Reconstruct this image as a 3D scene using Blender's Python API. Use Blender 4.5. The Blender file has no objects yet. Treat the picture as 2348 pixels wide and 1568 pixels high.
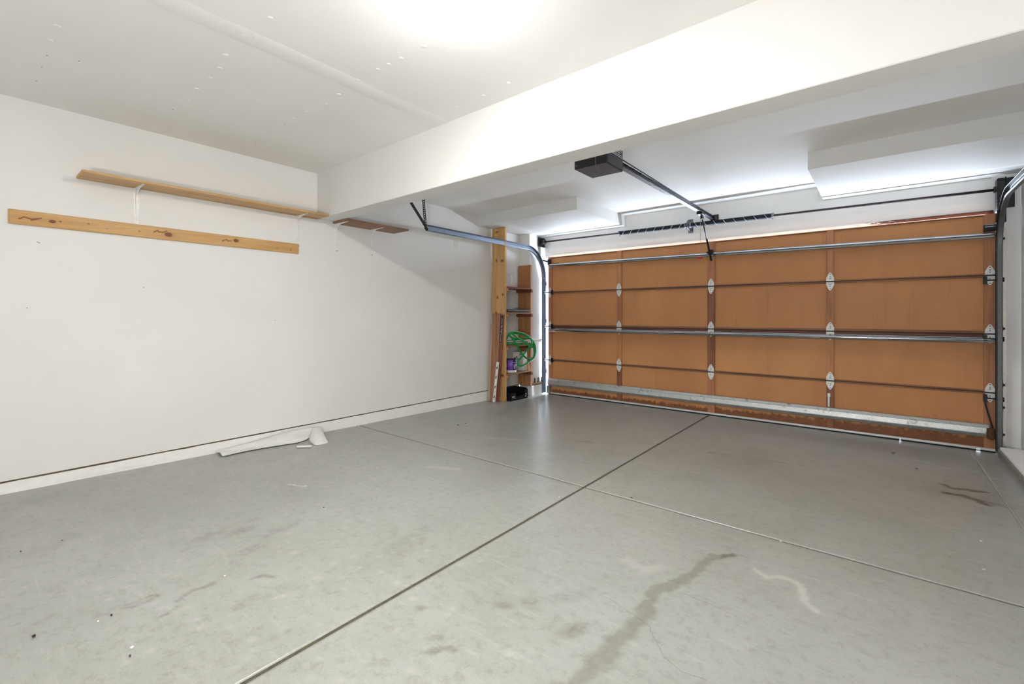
import bpy, bmesh, math, random
from mathutils import Vector, Matrix
random.seed(7)
S = bpy.context.scene
COL = S.collection
PI = math.pi

# ------------------------------------------------------------------ camera
cam = bpy.data.cameras.new('camera')
cam.sensor_fit = 'HORIZONTAL'; cam.sensor_width = 36.0
cam.lens = 1039.2/2348*36.0
cam.shift_y = -60.3/2348
cam.clip_start = 0.02; cam.clip_end = 200
camo = bpy.data.objects.new('camera', cam); COL.objects.link(camo)
camo.location = (0, 0, 1.235); camo.rotation_euler = (PI/2, 0, math.radians(39.198))
S.camera = camo
# ------------------------------------------------------------------ view
S.view_settings.view_transform = 'Standard'; S.view_settings.look = 'None'
S.view_settings.gamma = 1.0; S.view_settings.use_curve_mapping = False
S.view_settings.exposure = 0.56
S.cycles.diffuse_bounces = 4; S.cycles.glossy_bounces = 2; S.cycles.max_bounces = 6; S.cycles.adaptive_threshold = .04; S.cycles.use_light_tree = False
# ------------------------------------------------------------------ world: daylight outside the closed door
W = bpy.data.worlds.new('daylight'); S.world = W; W.use_nodes = True
W.node_tree.nodes['Background'].inputs[0].default_value = (0.74, 0.86, 1.0, 1)
W.node_tree.nodes['Background'].inputs[1].default_value = 3.0
# ------------------------------------------------------------------ lights
def area(name, loc, direction, sx, sy, power, color):
    l = bpy.data.lights.new(name, 'AREA'); l.shape = 'RECTANGLE'; l.size = sx; l.size_y = sy
    l.energy = power; l.color = color
    o = bpy.data.objects.new(name, l); COL.objects.link(o); o.location = loc
    d = Vector(direction).normalized()
    up = Vector((1, 0, 0)) if abs(d.x) < .3 else Vector((0, 0, 1))
    z = -d; x = (up - up.dot(z)*z).normalized(); y = z.cross(x)
    o.rotation_euler = Matrix((x, y, z)).transposed().to_euler()
    return o
# daylight that leaks through the slots between the door and its frame
DAY = (0.72, 0.85, 1.0)
area('daylight_slot_top', (-1.64, 5.9525, 2.1575), (0, -.975, .22), 4.80, .008, 28, DAY)
area('daylight_slot_left', (-4.0855, 5.9525, 1.06), (-.62, -.78, 0), 2.08, .008, 8.0, DAY)
area('daylight_slot_right', (.8005, 5.9525, 1.06), (.62, -.78, 0), 2.08, .008, .4, DAY)
BULB_STRENGTH = 4700; NECK_STRENGTH = 190; BULB_COLOR = (1.0, .975, .935)
FILL_STRENGTH = 190  # output of the added fill lamp

# ================================================================== helpers
def lin(r, g, b):
    f = lambda c: (c/255/12.92) if c/255 <= .04045 else ((c/255+.055)/1.055)**2.4
    return (f(r), f(g), f(b), 1)
class NT:
    def __init__(self, name):
        self.m = bpy.data.materials.new(name); self.m.use_nodes = True
        self.t = self.m.node_tree; self.n = self.t.nodes; self.l = self.t.links
        self.b = self.n['Principled BSDF']
    def new(self, typ, **kw):
        n = self.n.new(typ)
        for k, v in kw.items(): setattr(n, k, v)
        return n
    def put(self, sock, v):
        if hasattr(v, 'is_output') or isinstance(v, bpy.types.NodeSocket): self.l.new(v, sock)
        else: sock.default_value = v
    def math(self, op, a, b=None, c=None, clamp=False):
        n = self.new('ShaderNodeMath', operation=op, use_clamp=clamp)
        self.put(n.inputs[0], a)
        if b is not None: self.put(n.inputs[1], b)
        if c is not None: self.put(n.inputs[2], c)
        return n.outputs[0]
    def vm(self, op, a, b=None, s=None):
        n = self.new('ShaderNodeVectorMath', operation=op)
        self.put(n.inputs[0], a)
        if b is not None: self.put(n.inputs[1], b)
        if s is not None: self.put(n.inputs['Scale'], s)
        return n.outputs['Value'] if op in ('LENGTH', 'DOT_PRODUCT', 'DISTANCE') else n.outputs['Vector']
    def pos(self): return self.new('ShaderNodeNewGeometry').outputs['Position']
    def obj(self): return self.new('ShaderNodeTexCoord').outputs['Object']
    def map(self, v, scale=(1, 1, 1), loc=(0, 0, 0), rot=(0, 0, 0)):
        n = self.new('ShaderNodeMapping'); self.put(n.inputs[0], v)
        n.inputs['Scale'].default_value = scale; n.inputs['Location'].default_value = loc; n.inputs['Rotation'].default_value = rot
        return n.outputs[0]
    def noise(self, v, scale=5, detail=3, rough=.55, dist=0.):
        n = self.new('ShaderNodeTexNoise'); self.put(n.inputs['Vector'], v)
        n.inputs['Scale'].default_value = scale; n.inputs['Detail'].default_value = detail
        n.inputs['Roughness'].default_value = rough; n.inputs['Distortion'].default_value = dist
        return n.outputs[0]
    def vor(self, v, scale=5, feature='F1', out='Distance', rand=1.):
        n = self.new('ShaderNodeTexVoronoi', feature=feature); self.put(n.inputs['Vector'], v)
        n.inputs['Scale'].default_value = scale; n.inputs['Randomness'].default_value = rand
        return n.outputs[out]
    def ramp(self, v, stops, interp='LINEAR'):
        n = self.new('ShaderNodeValToRGB'); self.put(n.inputs[0], v); e = n.color_ramp.elements
        n.color_ramp.interpolation = interp
        while len(e) < len(stops): e.new(.5)
        for i, (p, c) in enumerate(stops):
            e[i].position = p; e[i].color = c if len(c) == 4 else (*c, 1)
        return n.outputs[0]
    def step(self, v, lo, hi, a=0., b=1.):
        n = self.new('ShaderNodeMapRange', interpolation_type='SMOOTHSTEP'); self.put(n.inputs[0], v)
        n.inputs[1].default_value = lo; n.inputs[2].default_value = hi
        n.inputs[3].default_value = a; n.inputs[4].default_value = b
        return n.outputs[0]
    def mix(self, f, a, b, mode='MIX'):
        n = self.new('ShaderNodeMix', data_type='RGBA', blend_type=mode)
        self.put(n.inputs[0], f); self.put(n.inputs[6], a); self.put(n.inputs[7], b)
        self.dep = n.outputs[2]
        return n.outputs[2]
    def bump(self, h, strength=.2, dist=.01):
        n = self.new('ShaderNodeBump'); n.inputs['Strength'].default_value = strength; n.inputs['Distance'].default_value = dist
        self.put(n.inputs['Height'], h); self.l.new(n.outputs[0], self.b.inputs['Normal'])
    dep = None
    def chain(self, p):
        """ties a step to the one before it so that the shader is evaluated one shape at a time"""
        if self.dep is None: return p
        n = self.new('ShaderNodeVectorMath', operation='MULTIPLY_ADD')
        self.put(n.inputs[0], self.dep); n.inputs[1].default_value = (1e-7, 1e-7, 1e-7); self.put(n.inputs[2], p)
        return n.outputs[0]
    def sdf(self, p, pts):
        """distance to a polyline (2-D points) for the vector socket p"""
        best = None
        for a, b in zip(pts[:-1], pts[1:]):
            p0, p = p, self.chain(p)
            A = (a[0], a[1], 0); B = (b[0]-a[0], b[1]-a[1], 0); L2 = B[0]**2+B[1]**2
            pa = self.vm('SUBTRACT', p, A)
            h = self.math('MULTIPLY', self.vm('DOT_PRODUCT', pa, B), 1/L2, clamp=True)
            d = self.vm('LENGTH', self.vm('SUBTRACT', pa, self.vm('SCALE', B, s=h)))
            best = d if best is None else self.math('MINIMUM', best, d)
            self.dep = best; p = p0
        return best
    def ell(self, p, c, rx, ry, rot=0.):
        """normalised distance to an ellipse centre"""
        q = self.map(self.vm('SUBTRACT', self.chain(p), (c[0], c[1], 0)), rot=(0, 0, -rot))
        self.dep = self.vm('LENGTH', self.vm('MULTIPLY', q, (1/rx, 1/ry, 0)))
        return self.dep
    def fin(self, col=None, rough=None, metal=None, spec=None):
        if col is not None: self.put(self.b.inputs['Base Color'], col)
        if rough is not None: self.put(self.b.inputs['Roughness'], rough)
        if metal is not None: self.put(self.b.inputs['Metallic'], metal)
        if spec is not None: self.put(self.b.inputs['Specular IOR Level'], spec)
        return self.m

def simple(name, col, rough=.5, metal=0., var=.06, scale=30, bump=.0, spec=.5):
    t = NT(name); p = t.obj(); n = t.noise(p, scale, 4)
    a = tuple(min(1, c*(1-var)) for c in col[:3])+(1,); b = tuple(min(1, c*(1+var)) for c in col[:3])+(1,)
    c = t.mix(t.step(n, .3, .7), a, b)
    if bump: t.bump(n, bump, .002)
    r = t.math('MULTIPLY_ADD', n, .16, rough-.08)
    return t.fin(c, r, metal, spec)

def paint(name, base, bumpy=.12, specks=True, rough=.62):
    t = NT(name); p = t.pos()
    big = t.noise(p, 1.3, 3, .6); h = t.noise(p, 110, 1)
    c = t.mix(t.step(big, .25, .75), tuple(c*.95 for c in base[:3])+(1,), base)
    if specks:
        sc = t.noise(t.map(p, (3, 3, 22)), 1.6, 4, .65)
        c = t.mix(t.math('MULTIPLY', t.step(sc, .70, .80), .22), c, (.42, .40, .37, 1))
    t.bump(h, bumpy, .002)
    return t.fin(c, rough, 0, .35)

def wood(name, light, dark, axis='z', rough=.55, knots=(), plane='yz', marks=(), world=False, contrast=1., seed=0.):
    t = NT(name); p = t.pos() if world else t.obj()
    p = t.vm('ADD', p, (seed, seed*1.7, seed*.6))
    sc = {'x': (.55, 9, 9), 'y': (9, .55, 9), 'z': (9, 9, .55)}[axis]
    q = t.map(p, sc)
    g1 = t.noise(q, 2.2, 5, .6, .7)
    q2 = t.map(p, tuple(s*9 if s > 1 else s*3 for s in sc)); g2 = t.noise(q2, 1.4, 3, .6)
    f = t.math('ADD', t.math('MULTIPLY', t.step(g1, .30, .72), .75), t.math('MULTIPLY', g2, .28))
    f = t.math('MULTIPLY', f, contrast, clamp=True)
    c = t.mix(f, light, dark)
    if knots or marks:
        sep = t.new('ShaderNodeSeparateXYZ'); t.put(sep.inputs[0], t.pos())
        cb = t.new('ShaderNodeCombineXYZ')
        t.put(cb.inputs[0], sep.outputs['XYZ'.index(plane[0].upper())]); t.put(cb.inputs[1], sep.outputs['XYZ'.index(plane[1].upper())])
        p2 = t.vm('ADD', cb.outputs[0], t.vm('SCALE', t.vm('SUBTRACT', t.new('ShaderNodeTexNoise').outputs['Color'], (.5, .5, .5)), s=.004))
        for (a, b, rx, ry) in knots:
            e = t.ell(p2, (a, b), rx, ry)
            c = t.mix(t.math('MULTIPLY', t.step(e, .9, 2.2, 1, 0), .45), c, dark)
            ring = t.math('MULTIPLY', t.step(e, .7, 1.05, 1, 0), .9)
            c = t.mix(ring, c, lin(104, 60, 34))
        for pts in marks:
            d = t.sdf(p2, pts); c = t.mix(t.math('MULTIPLY', t.step(d, .0025, .006, 1, 0), .8), c, lin(110, 48, 28))
    t.bump(t.math('ADD', g1, t.math('MULTIPLY', g2, .5)), .12, .002)
    return t.fin(c, rough, 0, .4)

def galv(name, base=(.52, .54, .55), rough=.38, dirt=.5, spang=60, dark=(.10, .09, .08)):
    t = NT(name); p = t.obj()
    v = t.vor(t.map(p, (1, 1, 1)), spang, out='Color')
    s = t.new('ShaderNodeSeparateColor'); t.put(s.inputs[0], v)
    c = t.mix(s.outputs[0], tuple(x*.86 for x in base)+(1,), tuple(min(1, x*1.10) for x in base)+(1,))
    n = t.noise(p, 14, 5, .7)
    c = t.mix(t.math('MULTIPLY', t.step(n, .56, .74), dirt), c, dark+(1,))
    return t.fin(c, t.math('MULTIPLY_ADD', n, .25, rough-.1), .85, .5)

# ------------------------------------------------------------------ mesh helpers (world coordinates)
def obj(name, bm, mat, parent=None, smooth=False):
    if parent is not None:
        o0 = parent.matrix_world.translation if parent.parent is None else parent.parent.matrix_world.translation
        loc = parent_world(parent)
        bmesh.ops.translate(bm, verts=bm.verts, vec=-loc)
    bmesh.ops.recalc_face_normals(bm, faces=bm.faces)
    me = bpy.data.meshes.new(name); bm.to_mesh(me); bm.free()
    if smooth:
        for f in me.polygons: f.use_smooth = True
    o = bpy.data.objects.new(name, me); COL.objects.link(o)
    if mat: me.materials.append(mat)
    if parent is not None: o.parent = parent
    return o
def parent_world(o):
    v = Vector((0, 0, 0))
    while o is not None: v += o.location; o = o.parent
    return v
def tag(o, label, cat, group=None):
    o['label'] = label; o['category'] = cat
    if group: o['group'] = group
    return o
def thing(name, label, cat, loc, group=None):
    o = bpy.data.objects.new(name, None); o.empty_display_size = .05; COL.objects.link(o); o.location = loc
    return tag(o, label, cat, group)
def solo(name, bm, mat, label, cat, base, group=None, smooth=False):
    """a thing that is one mesh, with its origin at base"""
    bmesh.ops.translate(bm, verts=bm.verts, vec=-Vector(base))
    o = obj(name, bm, mat, None, smooth); o.location = base
    return tag(o, label, cat, group)
def struct(name, bm, mat, parent=None):
    o = obj(name, bm, mat, parent); o['kind'] = 'structure'
    return o
def box(bm, x0, x1, y0, y1, z0, z1, bev=0., M=None):
    r = bmesh.ops.create_cube(bm, size=1)
    vs = r['verts']
    bmesh.ops.scale(bm, verts=vs, vec=(abs(x1-x0), abs(y1-y0), abs(z1-z0)))
    bmesh.ops.translate(bm, verts=vs, vec=((x0+x1)/2, (y0+y1)/2, (z0+z1)/2))
    if bev:
        es = list({e for v in vs for e in v.link_edges})
        r = bmesh.ops.bevel(bm, geom=es, offset=bev, segments=1, affect='EDGES')
        vs = list({v for f in r['faces'] for v in f.verts} | {v for v in vs if v.is_valid})
    if M is not None: bmesh.ops.transform(bm, matrix=M, verts=vs)
    return vs
def B(*a, **k):
    bm = bmesh.new(); box(bm, *a, **k); return bm
def tube(bm, pts, r, seg=10, caps=True, radii=None):
    pts = [Vector(p) for p in pts]; rings = []
    n = None
    for i, p in enumerate(pts):
        t = (pts[min(i+1, len(pts)-1)]-pts[max(i-1, 0)]).normalized()
        if n is None: n = t.orthogonal().normalized()
        n = (n-n.dot(t)*t)
        n = n.normalized() if n.length > 1e-6 else t.orthogonal().normalized()
        b = t.cross(n); rr = radii[i] if radii else r
        rings.append([bm.verts.new(p+(n*math.cos(2*PI*k/seg)+b*math.sin(2*PI*k/seg))*rr) for k in range(seg)])
    for a, b in zip(rings[:-1], rings[1:]):
        for k in range(seg): bm.faces.new((a[k], a[(k+1) % seg], b[(k+1) % seg], b[k]))
    if caps: bm.faces.new(rings[0][::-1]); bm.faces.new(rings[-1])
def T(pts, r, seg=10, **k):
    bm = bmesh.new(); tube(bm, pts, r, seg, **k); return bm
def cyl(bm, c, axis, r, h, seg=20):
    c = Vector(c); a = Vector(axis).normalized()*h/2
    tube(bm, [c-a, c+a], r, seg)
def prism(bm, pts, d):
    """polygon of 3-D points pushed along the vector d"""
    a = [bm.verts.new(p) for p in pts]; b = [bm.verts.new(Vector(p)+Vector(d)) for p in pts]
    bm.faces.new(a[::-1]); bm.faces.new(b); n = len(a)
    for i in range(n): bm.faces.new((a[i], a[(i+1) % n], b[(i+1) % n], b[i]))
def sweep(bm, path, prof, axis=(1, 0, 0)):
    """closed profile (a along axis, b along the in-plane normal) swept along a path square to the axis"""
    path = [Vector(p) for p in path]; ax = Vector(axis); rings = []
    for i, p in enumerate(path):
        t = (path[min(i+1, len(path)-1)]-path[max(i-1, 0)]).normalized(); nn = ax.cross(t).normalized()
        rings.append([bm.verts.new(p+ax*a+nn*b) for a, b in prof])
    m = len(prof)
    for r0, r1 in zip(rings[:-1], rings[1:]):
        for k in range(m): bm.faces.new((r0[k], r0[(k+1) % m], r1[(k+1) % m], r1[k]))
    bm.faces.new(rings[0][::-1]); bm.faces.new(rings[-1])
def thick(poly, t):
    """open 2-D polyline -> thin closed outline"""
    out, inn = [], []
    for i, p in enumerate(poly):
        p = Vector(p); a = Vector(poly[max(i-1, 0)]); b = Vector(poly[min(i+1, len(poly)-1)])
        d = (b-a).normalized(); n = Vector((-d.y, d.x))*t/2
        out.append(tuple(p+n)); inn.append(tuple(p-n))
    return out+inn[::-1]
def link(o, parent=None, loc=None):
    c = o.copy(); COL.objects.link(c)
    if parent is not None: c.parent = parent
    if loc is not None: c.location = loc
    return c
zf = lambda y: .0135*(5.91-y) if y < 5.91 else 0.

# ------------------------------------------------------------------ main dimensions (metres)
XL, XR = -4.42, .955            # side walls
YB, YF = -1.35, 5.97            # back wall, front wall face
ZC1, ZC2 = 2.670, 2.646         # ceiling either side of the beam
BY0, BY1, BZ = 2.305, 2.485, 2.212
SY, SZ = 4.651, 2.497           # soffits
DX0, DX1, DY = -4.081, .796, 5.91   # garage door

# ================================================================== materials
WALL = paint('wall_paint', (.87, .86, .84, 1))
CEIL = paint('ceiling_paint', (.92, .912, .895, 1), .10, False)
TRIMP = paint('beam_paint', (.79, .782, .762, 1), .08, False)
SUB = simple('slab_joint_filler', lin(70, 66, 54), .9, var=.2)

def floor_mat():
    t = NT('sealed_concrete'); p = t.pos()
    big = t.noise(p, .8, 3, .6); mid = t.noise(p, 4.5, 4, .62); fine = t.noise(p, 62, 3, .65)
    c = t.mix(t.step(big, .3, .7), lin(154, 156, 150), lin(166, 168, 163))
    c = t.mix(t.math('MULTIPLY', t.step(mid, .45, .75), .30), c, lin(134, 135, 127))
    c = t.mix(t.math('MULTIPLY', t.step(fine, .55, .8), .20), c, lin(198, 199, 194))
    mot = t.noise(p, 21, 5, .78); c = t.mix(t.math('MULTIPLY', t.step(mot, .46, .70), .42), c, lin(124, 123, 113))
    # scuffs drawn out by tyres and brooms
    st = t.noise(t.map(p, (2.2, 16, 1), rot=(0, 0, .55)), 2.2, 6, .70, .4)
    c = t.mix(t.math('MULTIPLY', t.step(st, .58, .76), .26), c, lin(116, 114, 102))
    c = t.mix(t.math('MULTIPLY', t.step(st, .30, .46, 1, 0), .18), c, lin(206, 206, 200))
    gr = t.noise(p, 190, 2, .7); c = t.mix(t.math('MULTIPLY', t.step(gr, .56, .72), .28), c, lin(108, 107, 98))
    # stains with a shape of their own, stored on the slabs
    at = t.new('ShaderNodeAttribute', attribute_name='stain'); sp = t.new('ShaderNodeSeparateColor'); t.put(sp.inputs[0], at.outputs['Color'])
    nn = t.math('MULTIPLY_ADD', fine, .9, t.math('MULTIPLY_ADD', mid, .5, -.70))
    d = t.math('ADD', sp.outputs[0], t.math('MULTIPLY', t.math('MULTIPLY', nn, sp.outputs[0]), 1.1), clamp=True)
    y = t.math('ADD', sp.outputs[1], t.math('MULTIPLY', t.math('MULTIPLY', nn, sp.outputs[1]), 1.4), clamp=True)
    w = t.math('ADD', sp.outputs[2], t.math('MULTIPLY', t.math('MULTIPLY', nn, sp.outputs[2]), 1.4), clamp=True)
    c = t.mix(t.math('MULTIPLY', d, 1.3, clamp=True), c, lin(92, 88, 74)); c = t.mix(y, c, lin(70, 64, 44)); c = t.mix(w, c, lin(224, 224, 219))
    t.bump(t.math('ADD', t.math('MULTIPLY', mid, .5), t.math('MULTIPLY', fine, .25)), .10, .004)
    r = .34
    t.put(t.b.inputs['Coat Weight'], .14); t.put(t.b.inputs['Coat Roughness'], .18)
    return t.fin(c, r, 0, .42)
FLOOR = floor_mat()

def curb_mat():
    t = NT('curb_paint'); p = t.pos()
    n = t.noise(t.map(p, (1, 3, 9)), 5, 6, .7, .4); f = t.noise(p, 60, 4, .7)
    c = t.mix(t.step(n, .3, .7), (.88, .87, .85, 1), (.94, .935, .92, 1))
    cr = t.vor(t.map(p, (1, 3.5, 12)), 3.2, 'DISTANCE_TO_EDGE')
    m = t.math('MULTIPLY', t.step(cr, .004, .016, 1, 0), t.step(t.noise(p, 3.1, 2), .53, .60))
    c = t.mix(t.math('MULTIPLY', m, .12), c, (.16, .14, .11, 1))
    c = t.mix(t.math('MULTIPLY', t.step(f, .68, .76), .5), c, (.25, .23, .19, 1))
    t.bump(t.math('ADD', n, f), .35, .006)
    return t.fin(c, .8, 0, .25)
CURB = curb_mat()
RAWCURB = simple('bare_concrete_curb', lin(138, 137, 130), .8, var=.15, bump=.3)
FILLER = simple('joint_gap_brown', lin(96, 84, 64), .9, var=.3)

def panel_mat():
    t = NT('hardboard_panel'); p = t.pos()
    sep = t.new('ShaderNodeSeparateXYZ'); t.put(sep.inputs[0], p); X, Z = sep.outputs[0], sep.outputs[2]
    big = t.noise(t.map(p, (1, 1, .4)), 2.2, 4, .6); fine = t.noise(p, 160, 2, .6)
    oi = t.new('ShaderNodeObjectInfo').outputs['Random']
    c = t.mix(t.step(big, .3, .7), lin(194, 136, 90), lin(208, 149, 98))
    c = t.mix(t.math('MULTIPLY', oi, .35), c, lin(186, 128, 82))
    c = t.mix(t.math('MULTIPLY', t.step(fine, .5, .8), .25), c, lin(140, 88, 50))
    streak = t.noise(t.map(p, (14, 1, .8)), 1.5, 4, .6)
    c = t.mix(t.math('MULTIPLY', t.step(streak, .58, .75), .16), c, lin(120, 74, 46))
    sc = t.noise(t.map(p, (6, 6, 20)), 2.3, 6, .72, .6)
    c = t.mix(t.math('MULTIPLY', t.step(sc, .63, .72), .5), c, lin(84, 44, 26))
    s2 = t.noise(t.map(p, (5, 5, 26), loc=(3, 0, 5)), 1.7, 6, .75, .9)
    c = t.mix(t.math('MULTIPLY', t.step(s2, .66, .74), .45), c, lin(88, 48, 30))
    # water-damaged lower edge, worst towards the right
    edge = t.math('ADD', t.math('MULTIPLY', t.noise(t.map(p, (9, 1, 5)), 2., 5, .7), .16), t.math('MULTIPLY', t.step(X, -2.6, .6), .045))
    dmg = t.step(t.math('SUBTRACT', Z, edge), -.012, .012, 1, 0)
    c = t.mix(t.math('MULTIPLY', dmg, t.math('MULTIPLY_ADD', t.noise(p, 26, 5, .75), .5, .5)), c, lin(98, 48, 30))
    fl = t.math('MULTIPLY', dmg, t.step(t.noise(t.map(p, (20, 1, 50)), 1.6, 4, .7), .60, .68)); c = t.mix(t.math('MULTIPLY', fl, .6), c, lin(190, 150, 120))
    t.bump(t.math('ADD', t.math('MULTIPLY', fine, .3), t.math('MULTIPLY', dmg, t.noise(p, 40, 4))), .2, .004)
    return t.fin(c, .55, 0, .35)
PANEL = panel_mat()
STILE = wood('door_stile_fir', lin(192, 134, 96), lin(154, 100, 68), 'z', .55)
STILE_D = wood('door_stile_dark', lin(160, 106, 76), lin(112, 66, 46), 'z', .55, seed=3)
STILE_L = wood('door_stile_pale', lin(206, 148, 98), lin(168, 112, 68), 'z', .55, seed=5)
RAIL = wood('door_rail_fir', lin(164, 118, 88), lin(118, 82, 60), 'x', .55)
RAILD = wood('door_rail_dark', lin(118, 76, 58), lin(78, 48, 38), 'x', .55)
PINE = wood('pine_board', lin(214, 176, 122), lin(186, 142, 86), 'y', .5,
            knots=[(.416, 1.879, .020, .013), (1.068, 1.880, .030, .020), (1.555, 1.895, .024, .017), (.455, 1.886, .007, .005), (.598, 1.893, .006, .005), (.886, 1.881, .005, .004), (1.903, 1.864, .005, .005), (2.033, 1.866, .005, .005), (.70, 1.87, .003, .003)],
            marks=[[(.262, 1.874), (.285, 1.889), (.315, 1.880), (.345, 1.886), (.362, 1.893)], [(.318, 1.872), (.345, 1.886)], [(.975, 1.886), (.998, 1.905), (1.003, 1.893), (1.035, 1.893), (1.056, 1.908)], [(1.449, 1.880), (1.482, 1.896), (1.49, 1.884), (1.516, 1.886)]])
SHELFW = wood('pine_shelf', lin(214, 178, 128), lin(168, 126, 78), 'y', .5, seed=2)
SHELFD = wood('stained_shelf', lin(160, 120, 88), lin(120, 84, 58), 'y', .5, seed=8)
POSTW = wood('pine_post', lin(222, 182, 124), lin(196, 148, 90), 'z', .5, plane='xz',
             knots=[(-4.31, 2.03, .014, .024), (-4.29, 1.50, .014, .026), (-4.315, 1.27, .014, .026), (-4.20, 2.02, .03, .018), (-4.19, 1.535, .018, .02), (-4.21, .83, .02, .035), (-4.20, .38, .035, .02), (-4.30, 2.44, .03, .012)], seed=1)
POST2 = wood('fir_post', lin(194, 138, 96), lin(162, 108, 70), 'z', .55, plane='xz', knots=[(-4.36, 1.86, .01, .01), (-4.19, .97, .014, .014), (-4.22, 1.87, .006, .006)], seed=4)
CLEATD = wood('dark_cleat', lin(142, 82, 58), lin(98, 52, 38), 'x', .55, seed=6)
CLEATL = wood('pale_cleat', lin(222, 166, 116), lin(196, 138, 86), 'x', .55, seed=6)
NOOK = wood('shelf_board', lin(176, 132, 96), lin(132, 92, 66), 'y', .55, seed=7)
GALV = galv('galvanised_track', (.25, .29, .36), .30, .35, 170)
STRUTM = simple('steel_strut', (.50, .51, .52, 1), .20, .95, .05, 5)
GALVD = galv('dark_track', (.15, .155, .16), .35, .5, 150)
WIDE = galv('galvanised_angle', (.60, .62, .61), .42, .75, 140, (.09, .09, .07))
BLACK = simple('black_steel', lin(34, 34, 36), .38, .3, .25, 40)
SPRING = simple('spring_steel', lin(40, 42, 50), .42, .5, .2, 60)
DARKM = simple('dark_oiled_steel', lin(52, 46, 44), .45, .5, .4, 25)
SHAFT = simple('shaft_steel', lin(58, 50, 48), .4, .6, .4, 18)
WHITE = simple('white_enamel', (.84, .84, .82, 1), .28, 0, .04, 20)
HINGEM = galv('hinge_plate', (.80, .80, .77), .45, .35, 30, (.22, .18, .13))
HINGEM.node_tree.nodes['Principled BSDF'].inputs['Metallic'].default_value = .15
BOLT = simple('dark_bolt', lin(48, 40, 34), .5, .6, .3, 60)
RUBBER = simple('black_rubber', lin(24, 24, 24), .7, 0, .2, 30)
SEALM = simple('aluminium_retainer', (.78, .79, .80, 1), .35, .2, .08, 9)
PERF = simple('perforated_steel', lin(58, 52, 44), .5, .5, .4, 50)
PRINT = simple('white_print', (.80, .80, .80, 1), .6, 0, .03)
PLASTICB = simple('opener_housing', lin(38, 35, 33), .42, 0, .1, 14)
PLASTICS = simple('opener_side', lin(62, 60, 62), .45, 0, .06, 14)
GREEN = simple('green_hose_rubber', lin(20, 146, 68), .35, 0, .18, 12)
PVC = simple('white_pvc', (.82, .81, .78, 1), .35, 0, .03)
PURPLE = simple('purple_label', lin(128, 88, 190), .35, 0, .12, 9)
DARKPUR = simple('dark_label', lin(38, 24, 62), .4, 0, .15, 20)
TIN = simple('tin_white', (.80, .79, .76, 1), .35, .1, .05)
BLACKBOX = simple('black_bin_plastic', lin(20, 20, 24), .4, 0, .2, 20)
LAMB = simple('black_laminate', lin(34, 32, 32), .22, 0, .2, 12)
LAMG = simple('grey_metal_strip', lin(128, 130, 138), .3, .6, .15, 16)
PLANKA = wood('brown_plank', lin(184, 132, 100), lin(132, 90, 66), 'z', .5, seed=11)
PLANKB = wood('reddish_plank', lin(158, 104, 88), lin(122, 74, 62), 'z', .5, seed=12)
PLANKP = wood('pale_plank', lin(206, 186, 164), lin(168, 140, 116), 'z', .55, seed=13)
SHEET = simple('white_sheet', (.80, .80, .79, 1), .5, 0, .03, 6)
RED = simple('red_plastic', lin(190, 40, 48), .4, 0, .1)
ROPE = simple('pale_cord', lin(176, 160, 146), .8, 0, .1)
PLATE = simple('ivory_cover_plate', (.80, .78, .72, 1), .4, 0, .03)
PORC = simple('white_porcelain', (.82, .81, .78, 1), .3, 0, .02)
LEAF = simple('dry_leaf', lin(44, 36, 26), .85, 0, .4, 80)
CHIP = simple('paint_chip', (.85, .85, .83, 1), .6, 0, .03)
RUST = simple('rusty_iron', lin(92, 66, 44), .75, .3, .4, 60)
REDTRIM = NT('peeling_header_paint')
def _red():
    t = REDTRIM; p = t.pos(); sep = t.new('ShaderNodeSeparateXYZ'); t.put(sep.inputs[0], p)
    m = t.math('ADD', t.step(sep.outputs[0], -.75, .35), t.math('MULTIPLY_ADD', t.noise(t.map(p, (6, 1, 40)), 3, 5, .75), 1.6, -1.05))
    c = t.mix(t.step(m, .38, .52), (.82, .81, .80, 1), t.mix(t.noise(p, 60, 4), lin(70, 42, 38), lin(98, 64, 58)))
    return t.fin(c, .7, 0, .3)
REDTRIM = _red()

# ================================================================== the room
# floor: four slabs and a narrow strip, poured with open joints and a fall towards the door
bm = B(XL-.2, XR+.2, YB-.2, 7.4, -.20, -.012)
FLO = struct('floor', bm, SUB)
import numpy as np
rng = np.random.default_rng(3)
def vnoise(x, y, sc, seed):
    """smooth value noise on plain coordinates, 0..1"""
    T_ = np.random.default_rng(seed).random((128, 128))
    u, v = x*sc, y*sc; i, j = np.floor(u).astype(int), np.floor(v).astype(int); fu, fv = u-i, v-j
    fu, fv = fu*fu*(3-2*fu), fv*fv*(3-2*fv)
    g_ = lambda a, b: T_[a % 128, b % 128]
    return (g_(i, j)*(1-fu)+g_(i+1, j)*fu)*(1-fv)+(g_(i, j+1)*(1-fu)+g_(i+1, j+1)*fu)*fv
def seg_d(x, y, pts):
    best = np.full(x.shape, 9.)
    for (ax, ay), (bx_, by_) in zip(pts[:-1], pts[1:]):
        dx, dy = bx_-ax, by_-ay; h = np.clip(((x-ax)*dx+(y-ay)*dy)/(dx*dx+dy*dy), 0, 1)
        best = np.minimum(best, np.hypot(x-ax-h*dx, y-ay-h*dy))
    return best
ss_ = lambda v, lo, hi: (lambda t_: t_*t_*(3-2*t_))(np.clip((v-lo)/(hi-lo), 0, 1))
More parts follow.
